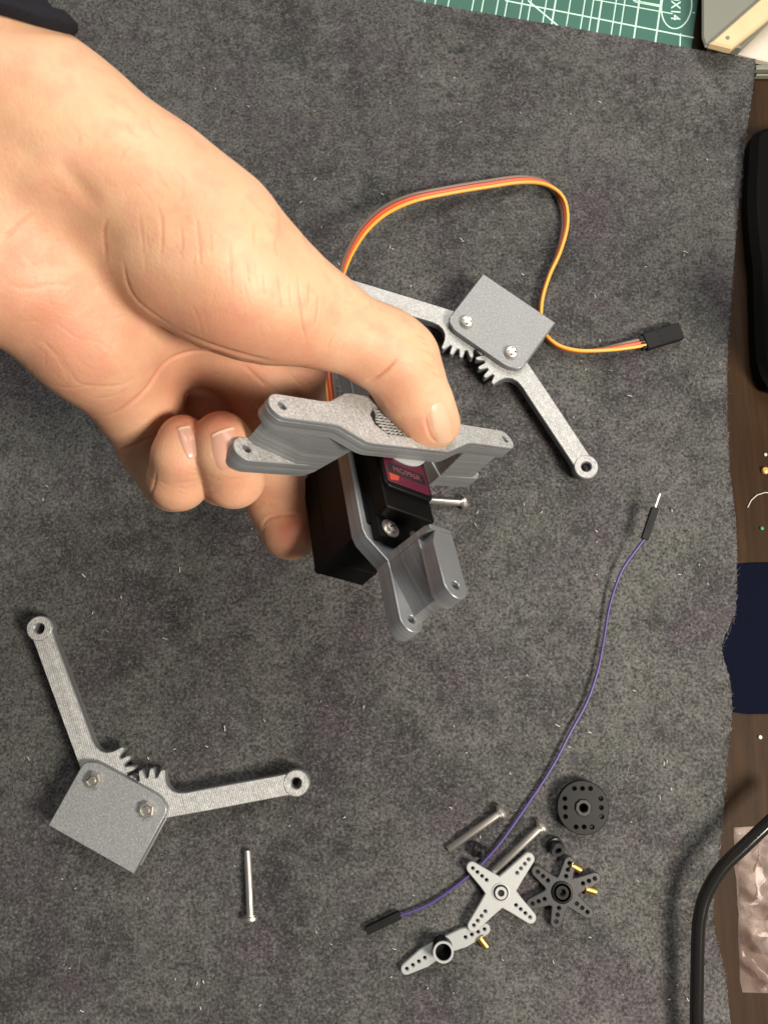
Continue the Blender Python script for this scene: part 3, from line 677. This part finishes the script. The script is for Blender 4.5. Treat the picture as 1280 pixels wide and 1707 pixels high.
# fat black cable
cbp = [(1330, 1330, 16), (1281, 1373, 15), (1241, 1411, 14), (1203, 1448, 13), (1177, 1491, 12), (1166, 1531, 11.5), (1163, 1571, 11), (1162, 1625, 10.5), (1161, 1705, 10), (1164, 1800, 9)]
o0 = Vector(P(1163, 1571, 0)); mb = MB(); mb.tube([q_ - o0 for q_ in spline([P(*a) for a in cbp], 8)], 2.55, 18)
o = mb.build('power_cable', M_cable, sharp=60); o.location = o0 * MM; tag(o, 'thick glossy black cable arching over the cloth edge and plastic bag', 'cable')
# crumpled clear bag
n = 90; A, B, C_, E_ = P(1222, 1380, TZ), P(1400, 1370, TZ), P(1400, 1660, TZ), P(1236, 1655, TZ)
uu, vv = np.meshgrid(np.linspace(0, 1, n), np.linspace(0, 1, n)); bagv = []
base = ((1 - uu) * (1 - vv))[..., None] * A + (uu * (1 - vv))[..., None] * B + (uu * vv)[..., None] * C_ + ((1 - uu) * vv)[..., None] * E_
rise = np.minimum(np.minimum(uu, 1 - uu), np.minimum(vv, 1 - vv)); rise = np.clip(rise * 9, 0, 1)
cr = np.abs(fbm(base[..., 0], base[..., 1], 26, 21, 3)); base[..., 2] = TZ + .15 + rise * (1.2 + 7.0 * (1 - np.clip(cr * 2.2, 0, 1)) ** 1.6)
base[..., 0] += .8 * fbm(base[..., 1], base[..., 0] * 0, 20, 9)
c = base[0, 0].copy(); c[2] = TZ
def sheet(Bs, flip=False):
    I = np.arange(n * n).reshape(n, n); q = np.stack([I[:-1, :-1], I[1:, :-1], I[1:, 1:], I[:-1, 1:]], -1).reshape(-1, 4)
    return [tuple(p) for p in (Bs - c).reshape(-1, 3)], [tuple(int(k) for k in (r[::-1] if flip else r)) for r in q]
mb = MB(); mb.add(*sheet(base)); b2 = base.copy(); b2[..., 2] = TZ + .05; mb.add(*sheet(b2, True))
o = mb.build('plastic_bag', M_bag, sharp=50); o.location = Vector(c) * MM; tag(o, 'crumpled clear plastic bag on the wood beneath the black cable', 'bag')

# boxes at the far right corner
bx = thing('storage_box', 'grey box with a pale wooden rim on the corner of the cutting mat', 'box', P(1172, 84, 2.4))
o0 = Vector(P(1172, 84, 2.4)); ang = R(0)
mb = MB(); zt = 26
def BP(px, py, z): v_ = Vector(P(px, py, z)) - o0; return (v_.x, v_.y)
mb.prism([[BP(1172, 70, 3), BP(1178, 83, 3), BP(1228, 92, 3), BP(1330, -10, 3), BP(1330, -160, 3), BP(1172, -160, 3)]], 0, 6, .8); mb.build('box_body', M_boxgrey, bx)
mb = MB(); mb.prism([[BP(1169, 64, 9), BP(1174, 79, 9), BP(1186, 79, 9), BP(1262, 12, 9), BP(1240, -160, 9), BP(1169, -160, 9)]], 6.02, 8, .7); mb.build('box_lid', M_boxgrey, bx)
mb = MB(); mb.prism([[BP(1178, 80, 9), BP(1214, 89, 9), BP(1300, 18, 9), BP(1300, -25, 9), BP(1258, 10, 9)]], 6.04, 10.5, .9); mb.build('wooden_rim', M_cream, bx)
mb = MB(); mb.lathe([(0, 10.4), (.9, 10.45), (.9, 10.9), (0, 11)], 12, M=T((*BP(1209, 69, 10.5), 0))); mb.build('rivet', M_boxgrey, bx)
tr = MB(); tc_ = Vector(P(1262, 100, TZ)); 
tr.prism([[tuple((Vector(P(x, y, TZ)) - tc_).xy) for x, y in ((1222, 96), (1252, 105), (1285, 112), (1400, 120), (1400, 20), (1290, 30))]], 0, 3.4, .5)
o = tr.build('plastic_tray', M_paper); o.location = tc_ * MM; tag(o, 'off white plastic tray in the far right corner below the wooden rim', 'tray')
tr = MB(); tc_ = Vector(P(1262, 118, TZ)); tr.box(-2, 60, -1.2, 1.2, 0, 3, .3); tr.box(-2, 60, -4.4, -3.4, 0, 2.6, .2)
o = tr.build('metal_rail', M_boxgrey); o.location = tc_ * MM; tag(o, 'thin grey rail on the wood beside the far cloth corner', 'rail')

# scraps on the wood
def scrap(name, px, py, r, mat, label, cat):
    mb = MB(); mb.lathe([(0, 0), (r * .7, .05 * r), (r, r * .5), (r * .8, r * 1.0), (0, r * 1.3)], 14); o = mb.build(name, mat); o.location = Vector(P(px, py, TZ)) * MM; tag(o, label, cat)
scrap('bead', 1274, 785, 1.7, M_bead, 'small amber bead on the bare wood at the right', 'bead')
scrap('scrap', 1269, 881, .9, M_green, 'tiny green plastic crumb on the wood above the navy pad', 'crumb')
scrap('scrap', 1266, 1229, .9, M_flake, 'tiny pale crumb on the wood below the navy pad', 'crumb')
scrap('scrap', 1275, 758, .8, M_flake, 'tiny pale crumb on the wood just above the amber bead', 'crumb')
oc = Vector(P(1245, 845, TZ + .4)); mb = MB(); mb.tube([Vector(P(*q_, TZ + .5)) - oc for q_ in ((1246, 846), (1252, 834), (1262, 825), (1275, 821), (1300, 822))], .22, 6); o = mb.build('filament_strand', M_flake); o.location = oc * MM; tag(o, 'curved pale filament strand on the wood near the amber bead', 'strand')
mb = MB(); Mi = None
lint = [(525, 298), (655, 415), (650, 412), (565, 440), (1000, 170), (768, 203), (340, 113), (1140, 424), (1143, 420), (1000, 568), (1050, 660), (1100, 1330), (375, 1215), (345, 1245), (275, 1065), (110, 1115), (155, 1022), (1107, 1274), (1112, 1270), (48, 1265), (770, 400), (300, 950), (930, 1210), (140, 960)]
for x, y in lint + [(float(rng.uniform(0, 1200)), float(rng.uniform(120, 1690))) for _ in range(120)]:
    p = Vector(P(x, y, .7)); a = rng.uniform(0, 3.1); L_ = rng.uniform(.4, 1.3) if (x, y) not in lint else rng.uniform(.9, 2.2)
    d = Vector((math.cos(a), math.sin(a), 0)); mb.tube([p - d * L_ / 2, p + Vector((0, 0, .25)), p + d * L_ / 2 + Vector((-.2, .2, .1))], rng.uniform(.1, .2), 5)
o = mb.build('lint', M_flake); tag(o, 'tiny pale lint specks strewn over the grey cloth', 'lint', kind='stuff')
# hand data: (px, py, depth mm, radius px)
PALM = [
 (9, [(-230, -110, 172, 118), (-60, 70, 182, 116), (110, 215, 196, 108)]),
 (16, [(-420, 120, 180, 125), (-200, 320, 190, 120), (-50, 425, 202, 112)]),
 (14, [(-150, 200, 190, 120), (40, 330, 203, 108)]),
 (12, [(-50, 425, 202, 108), (75, 478, 213, 97), (150, 560, 226, 92), (225, 660, 250, 78)]),
 (12, [(40, 330, 206, 108), (180, 470, 228, 92), (305, 612, 282, 68)]),
 (12, [(60, 300, 208, 100), (250, 470, 238, 85), (430, 636, 276, 60)]),
 (12, [(120, 280, 208, 100), (340, 500, 252, 70), (492, 616, 276, 48)]),
 (12, [(110, 215, 196, 108), (255, 330, 206, 118)]),
 (8, [(255, 330, 206, 118), (350, 405, 210, 117), (445, 490, 221, 99), (525, 528, 231, 76)]),
 (6, [(300, 435, 211, 109), (385, 470, 216, 111), (450, 508, 225, 90)]),
 (6, [(525, 528, 231, 76), (640, 583, 243, 63), (668, 602, 247, 60)]),
 (5, [(668, 602, 247, 60), (684, 648, 253, 56), (711, 694, 259, 50), (732, 711, 262, 32)]),
]
FINGERS = [
 ([(230, 672, 254, 74), (262, 748, 267, 57), (290, 799, 268, 50), (297, 801, 247, 47), (301, 760, 240, 44), (305, 730, 240, 39)], 4, 9),
 ([(328, 655, 277, 62), (372, 790, 278, 50), (389, 796, 247, 48), (377, 755, 239, 49), (369, 731, 239, 46)], 4, 9),
 ([(430, 640, 272, 58), (448, 760, 286, 50), (464, 830, 287, 49), (484, 884, 284, 50)], 6, 9),
 ([(492, 616, 276, 48), (512, 745, 302, 42), (570, 800, 305, 42)], 6, 9),
]
CREASES = [
 ([(205, 425), (212, 470), (228, 500), (258, 525), (300, 550)], .34, 2.6),
 ([(290, 548), (345, 573), (406, 592), (470, 605)], .6, 3),
 ([(146, 699), (175, 695), (203, 683), (243, 650), (276, 606), (317, 588), (357, 588), (400, 600)], .8, 3),
 ([(85, 555), (118, 620), (140, 641), (205, 640), (243, 612)], .16, 2.5),
 ([(85, 641), (120, 646), (160, 640)], .18, 2.2), ([(150, 665), (190, 660), (225, 640)], .14, 2.2),
 ([(60, 560), (95, 590), (120, 640)], .12, 3), ([(150, 560), (190, 590), (210, 630)], .12, 3),
 ([(192, 752), (227, 740), (266, 722)], .7, 2.6),
 ([(406, 607), (425, 626), (447, 645)], .4, 3), ([(420, 690), (432, 686), (445, 680)], .4, 2.4),
 ([(262, 338), (269, 365), (270, 400), (268, 445)], .20, 2), ([(300, 370), (304, 400), (301, 435)], .16, 1.9), ([(326, 350), (332, 400), (334, 450)], .20, 1.9),
 ([(182, 358), (172, 390), (178, 440)], .22, 3), ([(232, 350), (237, 395), (240, 445)], .13, 2), ([(350, 380), (353, 430)], .1, 2), ([(380, 400), (385, 450), (384, 490)], .12, 1.9),
 ([(463, 450), (467, 490), (470, 528)], .22, 1.9), ([(496, 450), (500, 500), (505, 545), (512, 578)], .38, 2.1),
 ([(529, 485), (529, 520), (521, 555)], .26, 2), ([(439, 452), (441, 500)], .15, 1.9), ([(412, 430), (415, 485)], .13, 1.9), ([(482, 470), (486, 520)], .12, 1.8), ([(515, 470), (514, 510)], .12, 1.8),
 ([(563, 553), (551, 570), (545, 588)], .2, 2.2), ([(576, 570), (566, 590)], .12, 2),
 ([(608, 636), (630, 628), (650, 612), (662, 598)], .8, 2.8), ([(640, 640), (655, 628), (668, 615)], .12, 2),
 ([(700, 580), (716, 590), (730, 602)], .10, 2), ([(695, 597), (712, 606), (728, 618)], .10, 2), ([(702, 570), (718, 577)], .08, 2),
 ([(434, 886), (444, 868), (462, 860), (485, 858), (510, 862)], .45, 2.4), ([(432, 900), (441, 880), (455, 870)], .12, 2),
 ([(0, 405), (25, 380), (60, 350)], .25, 3), ([(0, 430), (30, 412), (50, 397)], .15, 2.5), ([(0, 418), (20, 400)], .1, 2),
 ([(0, 465), (40, 480), (100, 474), (140, 485)], .12, 4), ([(40, 450), (75, 440), (110, 448)], .10, 4),
 ([(246, 835), (256, 812), (262, 782)], .25, 2.2), ([(262, 800), (276, 806), (300, 806), (335, 800)], .10, 2.2), ([(345, 796), (380, 800), (430, 790)], .10, 2.2),
 ([(710, 686), (711, 706), (720, 730), (738, 741)], .35, 2.4),
]
BUMPS = [(112, 280, 14, -.25), (125, 300, 16, -.4), (140, 318, 17, -.5), (155, 336, 16, -.35), (330, 640, 40, -1.5), (180, 400, 22, -.5), (60, 300, 40, .8), (40, 250, 25, -.5), (100, 600, 40, .6), (190, 600, 30, .5), (40, 520, 40, .5), (235, 560, 25, -.5), (660, 560, 30, .5), (580, 540, 26, -.5)]
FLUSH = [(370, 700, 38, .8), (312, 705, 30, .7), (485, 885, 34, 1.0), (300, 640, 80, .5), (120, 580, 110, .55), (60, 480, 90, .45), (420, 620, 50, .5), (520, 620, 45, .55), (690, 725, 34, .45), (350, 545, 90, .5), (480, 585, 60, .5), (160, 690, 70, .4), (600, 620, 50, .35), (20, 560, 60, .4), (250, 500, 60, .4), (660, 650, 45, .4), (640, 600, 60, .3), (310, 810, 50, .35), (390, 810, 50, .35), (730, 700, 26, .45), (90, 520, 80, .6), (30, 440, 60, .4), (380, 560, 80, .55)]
NAILS = [  # base left, base right, tip right, tip left (px)
 ([(709, 678), (743, 660), (761, 727), (719, 737)], 0, .1),
 ([(312, 772), (331, 766), (324, 712), (290, 719)], 1, .1),
 ([(358, 796), (408, 776), (402, 711), (341, 733)], 1, .1),
]
SLEEVE = [(-240, 30, 170), (-24, 226, 190)]

_g = np.random.default_rng(11)
def _lines(n, x0, x1, y0, y1, ang, spread, l0, l1, dep):
    for _ in range(n):
        x, y = _g.uniform(x0, x1), _g.uniform(y0, y1); a = math.radians(ang + _g.normal(0, spread)); L = _g.uniform(l0, l1) / 2; b = _g.normal(0, 4)
        CREASES.append(([(x - math.cos(a) * L, y - math.sin(a) * L), (x - math.sin(a) * b, y + math.cos(a) * b), (x + math.cos(a) * L, y + math.sin(a) * L)], dep * _g.uniform(.5, 1.2), _g.uniform(1.7, 2.3)))
_lines(26, 30, 200, 430, 640, -35, 28, 30, 80, .07)
_lines(16, 30, 200, 430, 640, 50, 20, 30, 70, .06)
_lines(26, 240, 520, 360, 560, 86, 9, 25, 70, .07)
_lines(10, 340, 520, 600, 650, 20, 25, 25, 60, .09)
_lines(10, 655, 730, 560, 625, 28, 10, 16, 34, .06)
_lines(10, 100, 330, 200, 340, 60, 25, 25, 60, .05)
_lines(12, 262, 340, 780, 835, 2, 10, 20, 45, .06)
_lines(12, 350, 435, 775, 825, 4, 10, 20, 45, .06)
_lines(10, 430, 500, 810, 860, -8, 10, 20, 45, .06)
_lines(10, 610, 690, 640, 720, 60, 25, 14, 34, .05)
# ------------------------------------------------------------------ the left hand that holds the joint: one continuous surface
HV = 0.9
def C4(px, py, d, rp): return (*CAMPT(px, py, d), rp * d / F)
class Field:
    def __init__(s, lo, hi, h):
        s.lo, s.h = np.array(lo), h
        s.n = np.ceil((np.array(hi) - s.lo) / h).astype(int) + 1
        s.ax = [s.lo[k] + h * np.arange(s.n[k]) for k in range(3)]
    def empty(s): return np.full(s.n, 60.0, np.float32)
    def sl(s, pts, rad):
        lo = pts.min(0) - rad; hi = pts.max(0) + rad
        a = np.clip(np.floor((lo - s.lo) / s.h).astype(int), 0, s.n); b = np.clip(np.ceil((hi - s.lo) / s.h).astype(int) + 1, 0, s.n)
        return tuple(slice(i, j) for i, j in zip(a, b))
    def grid(s, sl): return np.meshgrid(*[s.ax[k][sl[k]].astype(np.float32) for k in range(3)], indexing='ij', sparse=True)
def smin(a, b, k):
    h = np.clip(.5 + .5 * (b - a) / k, 0, 1); return b * (1 - h) + a * h - k * h * (1 - h)
def cone(g, a, b):
    d = [b[k] - a[k] for k in range(3)]; dd = sum(x * x for x in d)
    t = np.clip(sum((g[k] - a[k]) * d[k] for k in range(3)) / dd, 0, 1)
    return np.sqrt(sum((g[k] - a[k] - d[k] * t) ** 2 for k in range(3))) - (a[3] + (b[3] - a[3]) * t)
def chain(Fd, arr, pts, k, margin=24):
    q = [C4(*p) for p in pts]
    for a, b in zip(q[:-1], q[1:]):
        P2 = np.array([a[:3], b[:3]]); sl = Fd.sl(P2, max(a[3], b[3]) + margin)
        arr[sl] = smin(arr[sl], cone(Fd.grid(sl), a, b).astype(np.float32), k)
    return arr
HL, HH = (-165, -70, 20), (45, 150, 215)
Fd = Field(HL, HH, HV)
palm = Fd.empty()
for k, pts in PALM: chain(Fd, palm, pts, k)
fing = Fd.empty(); kbase = np.full(Fd.n, .4, np.float32)
g = Fd.grid((slice(None),) * 3)
for pts, kk, basek in FINGERS:
    f_ = Fd.empty(); chain(Fd, f_, pts, kk)
    b_ = np.array(C4(*pts[0])[:3])
    dist = np.sqrt((g[0] - b_[0]) ** 2 + (g[1] - b_[1]) ** 2 + (g[2] - b_[2]) ** 2)
    kbase = np.maximum(kbase, basek * np.exp(-(dist / 13.0) ** 2)); fing = smin(fing, f_, np.maximum(.3, .5 * basek * np.exp(-(dist / 10.0) ** 2)).astype(np.float32))
palm = smin(palm, fing, kbase.astype(np.float32))
S = palm
def surface_nets(S, lo, h):
    nx, ny, nz = S.shape; ins = S < 0
    c = [ins[i:nx - 1 + i, j:ny - 1 + j, k:nz - 1 + k] for i in (0, 1) for j in (0, 1) for k in (0, 1)]
    cnt = sum(x.astype(np.int8) for x in c); act = (cnt > 0) & (cnt < 8)
    ijk = np.argwhere(act); acc = np.zeros((len(ijk), 3)); num = np.zeros(len(ijk))
    cor = [(i, j, k) for i in (0, 1) for j in (0, 1) for k in (0, 1)]
    val = [S[ijk[:, 0] + i, ijk[:, 1] + j, ijk[:, 2] + k] for i, j, k in cor]
    for a in range(8):
        for b in range(a + 1, 8):
            df = [cor[b][q] - cor[a][q] for q in range(3)]
            if sum(abs(x) for x in df) != 1: continue
            m = (val[a] < 0) != (val[b] < 0); t = val[a][m] / (val[a][m] - val[b][m])
            acc[m] += np.array(cor[a]) + t[:, None] * np.array(df); num[m] += 1
    vs = np.array(lo) + h * (ijk + acc / num[:, None])
    idx = np.full(act.shape, -1, np.int64); idx[act] = np.arange(len(ijk)); quads = []
    for ax in range(3):
        o1, o2 = [q for q in range(3) if q != ax]
        a = ins.take(range(ins.shape[ax] - 1), ax); b = ins.take(range(1, ins.shape[ax]), ax); e = np.argwhere(a != b)
        ok = (e[:, o1] > 0) & (e[:, o2] > 0) & (e[:, o1] < S.shape[o1] - 1) & (e[:, o2] < S.shape[o2] - 1); e = e[ok]
        fl = a[tuple(e.T)]
        def at(d1, d2): x = e.copy(); x[:, o1] += d1; x[:, o2] += d2; return idx[tuple(x.T)]
        q = np.stack([at(-1, -1), at(0, -1), at(0, 0), at(-1, 0)], 1)
        flip = fl if ax != 1 else ~fl
        q[~flip] = q[~flip][:, ::-1]; quads.append(q)
    return vs, np.concatenate(quads)
hv, hq = surface_nets(S, Fd.lo, HV)
def smooth(v, q, it, lam=.5):
    e = np.concatenate([q[:, [0, 1]], q[:, [1, 2]], q[:, [2, 3]], q[:, [3, 0]]]); n = len(v)
    deg = np.bincount(e.ravel(), minlength=n).clip(1)
    for _ in range(it):
        s = np.stack([np.bincount(e[:, 0], v[e[:, 1], k], n) + np.bincount(e[:, 1], v[e[:, 0], k], n) for k in range(3)], 1) / deg[:, None]
        v = v + lam * (s - v)
    return v
hv = smooth(hv, hq, 3)
def vnormals(v, q):
    fn = np.cross(v[q[:, 2]] - v[q[:, 0]], v[q[:, 3]] - v[q[:, 1]]); n = np.zeros_like(v)
    for k in range(4):
        for c in range(3): n[:, c] += np.bincount(q[:, k], fn[:, c], len(v))
    return n / np.linalg.norm(n, axis=1, keepdims=True).clip(1e-9)
def subdivide(v, q):
    e = np.sort(np.concatenate([q[:, [0, 1]], q[:, [1, 2]], q[:, [2, 3]], q[:, [3, 0]]]), 1)
    u_, inv = np.unique(e[:, 0] * len(v) + e[:, 1], return_inverse=True); m = len(q); inv = inv.reshape(-1)
    ev = (v[u_ // len(v)] + v[u_ % len(v)]) / 2; fc = v[q].mean(1); n = len(v); ei = n + inv.reshape(4, m); fi = n + len(u_) + np.arange(m)
    Q = np.concatenate([np.stack([q[:, k], ei[k], fi, ei[k - 1]], 1) for k in range(4)])
    return np.concatenate([v, ev, fc]), Q
hv, hq = subdivide(hv, hq); hv = smooth(hv, hq, 1)
nrm = vnormals(hv, hq)
if ((hv - hv.mean(0)) * nrm).sum() < 0: hq = hq[:, ::-1]; nrm = -nrm
view = (CL - hv); view /= np.linalg.norm(view, axis=1, keepdims=True); facing = (nrm * view).sum(1)
px2 = PIX(hv)
def seg_dist(p, line):
    best = np.full(len(p), 1e9); L_ = np.array([(q.x, q.y) for q in spline([(x, y, 0) for x, y in line], 8)])
    tot = len(L_) - 1; tt = np.zeros(len(p))
    for i, (a, b) in enumerate(zip(L_[:-1], L_[1:])):
        d = b - a; t = np.clip(((p - a) @ d) / max(1e-6, d @ d), 0, 1); r = np.linalg.norm(p - a - t[:, None] * d, axis=1)
        m = r < best; best[m] = r[m]; tt[m] = (i + t[m]) / tot
    return best, tt
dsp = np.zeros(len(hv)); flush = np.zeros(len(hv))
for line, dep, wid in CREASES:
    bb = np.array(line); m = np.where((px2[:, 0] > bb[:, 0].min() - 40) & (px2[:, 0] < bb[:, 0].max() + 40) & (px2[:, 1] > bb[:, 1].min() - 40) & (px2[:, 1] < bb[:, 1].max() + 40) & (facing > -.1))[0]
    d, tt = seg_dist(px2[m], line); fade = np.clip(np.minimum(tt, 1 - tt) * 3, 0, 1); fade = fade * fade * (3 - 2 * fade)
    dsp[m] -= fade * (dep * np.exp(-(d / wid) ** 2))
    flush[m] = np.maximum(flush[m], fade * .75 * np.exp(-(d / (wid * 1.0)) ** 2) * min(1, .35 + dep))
for x, y, r, a in BUMPS:
    d2 = ((px2 - (x, y)) ** 2).sum(1); dsp += a * np.exp(-d2 / r ** 2) * (facing > 0)
hv = hv + nrm * dsp[:, None]
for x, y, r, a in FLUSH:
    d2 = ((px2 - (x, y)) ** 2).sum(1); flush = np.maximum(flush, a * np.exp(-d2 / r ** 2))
hm = bpy.data.meshes.new('person'); hm.vertices.add(len(hv)); hm.vertices.foreach_set('co', (hv * MM).ravel())
nq = len(hq); hm.loops.add(nq * 4); hm.loops.foreach_set('vertex_index', hq.ravel().astype(np.int32)); hm.polygons.add(nq)
hm.polygons.foreach_set('loop_start', np.arange(nq, dtype=np.int32) * 4); hm.polygons.foreach_set('loop_total', np.full(nq, 4, np.int32)); hm.update(calc_edges=True)
hm.polygons.foreach_set('use_smooth', [True] * nq)
fa = hm.attributes.new('flush', 'FLOAT', 'POINT'); fa.data.foreach_set('value', flush.astype(np.float32))
hm.materials.append(M_skin); person = bpy.data.objects.new('person', hm); COL.objects.link(person)
tag(person, 'bare left hand with palm up, thumb pressing the grey printed bracket', 'person')
bvh = BVHTree.FromPolygons([Vector(p) for p in hv], [tuple(int(k) for k in r) for r in hq])
def onskin(px, py):
    o = Vector(CL); d = (Vector(P(px, py, 0)) - o).normalized(); h, n, _, _ = bvh.ray_cast(o, d); return h, n
def nail(quad, edge_w, bulge):          # quad px: base left, base right, tip right, tip left
    NU, NV = 16, 18; V = {}; (a, b, c_, d_) = [np.array(q, float) for q in quad]
    mbn = MB(); mbe = MB(); g = {}
    for j in range(NV):
        for i in range(NU):
            u_ = i / (NU - 1); v_ = j / (NV - 1); x = 2 * u_ - 1
            vv_ = v_
            if v_ < .5: y = 1 - v_ / .5; lim = (1 - y ** 3.2) ** (1 / 3.2) if y < 1 else .0
            else: y = (v_ - .5) / .5; lim = (1 - .35 * y ** 4)
            lim = max(lim, .5); uu_ = .5 + x * lim / 2
            vt = v_ + (0.07 * (1 - (2 * uu_ - 1) ** 2) if v_ > .5 else 0) * (v_ - .5) * 2
            p = (a * (1 - uu_) + b * uu_) * (1 - vt) + (d_ * (1 - uu_) + c_ * uu_) * vt
            h, n = onskin(*p)
            if h is None: h, n = onskin(*(p * .94 + .06 * (a + b + c_ + d_) / 4))
            if h is None: return None
            rim = min(1 - abs(x), v_ * 2) ; off = (.30 if rim > .05 else -.35) + bulge * (1 - x * x)
            g[i, j] = h + n * off
    # smooth the plate so it reads as one smooth shell
    for _ in range(6):
        g2 = dict(g)
        for (i, j), p in g.items():
            if 0 < i < NU - 1 and 0 < j < NV - 1: g2[i, j] = (g[i - 1, j] + g[i + 1, j] + g[i, j - 1] + g[i, j + 1]) / 4
        g = g2
    Vl = [g[i, j] for j in range(NV) for i in range(NU)]; cut = NV - 1 - edge_w
    Fa = [(j * NU + i, j * NU + i + 1, (j + 1) * NU + i + 1, (j + 1) * NU + i) for j in range(NV - 1) for i in range(NU - 1)]
    n_ = (Vl[1] - Vl[0]).cross(Vl[NU] - Vl[0]); mid = (NV // 2) * NU + NU // 2
    nn = (Vl[mid + 1] - Vl[mid]).cross(Vl[mid + NU] - Vl[mid])
    if nn.dot(Vector(CL) - Vl[mid]) < 0: Fa = [f[::-1] for f in Fa]
    mbn.v = [tuple(p) for p in Vl]; mbn.f = Fa; mbn.m = [1 if min(f) // NU >= cut else 0 for f in Fa]
    return mbn.build('fingernail', [M_nail if edge_w else M_thumbnail, M_nailedge], person, 60)
for q_, e_, b_ in NAILS: nail(q_, e_, b_)
# cuff of the sleeve over the wrist end, far corner
mb = MB(); ringV = []; NS = 40
ca_, cb_ = Vector(CAMPT(*SLEEVE[0])), Vector(CAMPT(*SLEEVE[1])); axd = (cb_ - ca_).normalized()
wv_ = Vector(RC @ np.array([.68, .73, 0])); wv_ = (wv_ - axd * wv_.dot(axd)).normalized(); tv_ = axd.cross(wv_)
prof = [(0, 34, 24), (.55, 34.5, 24.5), (.8, 33.5, 23.5), (.86, 35.5, 25.5), (.97, 35.8, 25.8), (1.0, 34.8, 24.8), (1.0, 32.8, 22.8), (.9, 32, 22), (.4, 31.5, 21.5)]
for t_, ra, rb in prof:
    for k in range(NS):
        a = 2 * math.pi * k / NS; wob = 1 + .02 * math.sin(3 * a + 4 * t_) + .01 * math.sin(7 * a)
        ringV.append(ca_.lerp(cb_, t_) - axd * 40 * (1 - math.cos(a)) + wv_ * ra * wob * math.cos(a) + tv_ * rb * wob * math.sin(a))
mb.add(ringV, [(r * NS + k, r * NS + (k + 1) % NS, (r + 1) * NS + (k + 1) % NS, (r + 1) * NS + k) for r in range(len(prof) - 1) for k in range(NS)])
mb.build('sleeve', M_sleeve, person, 60)
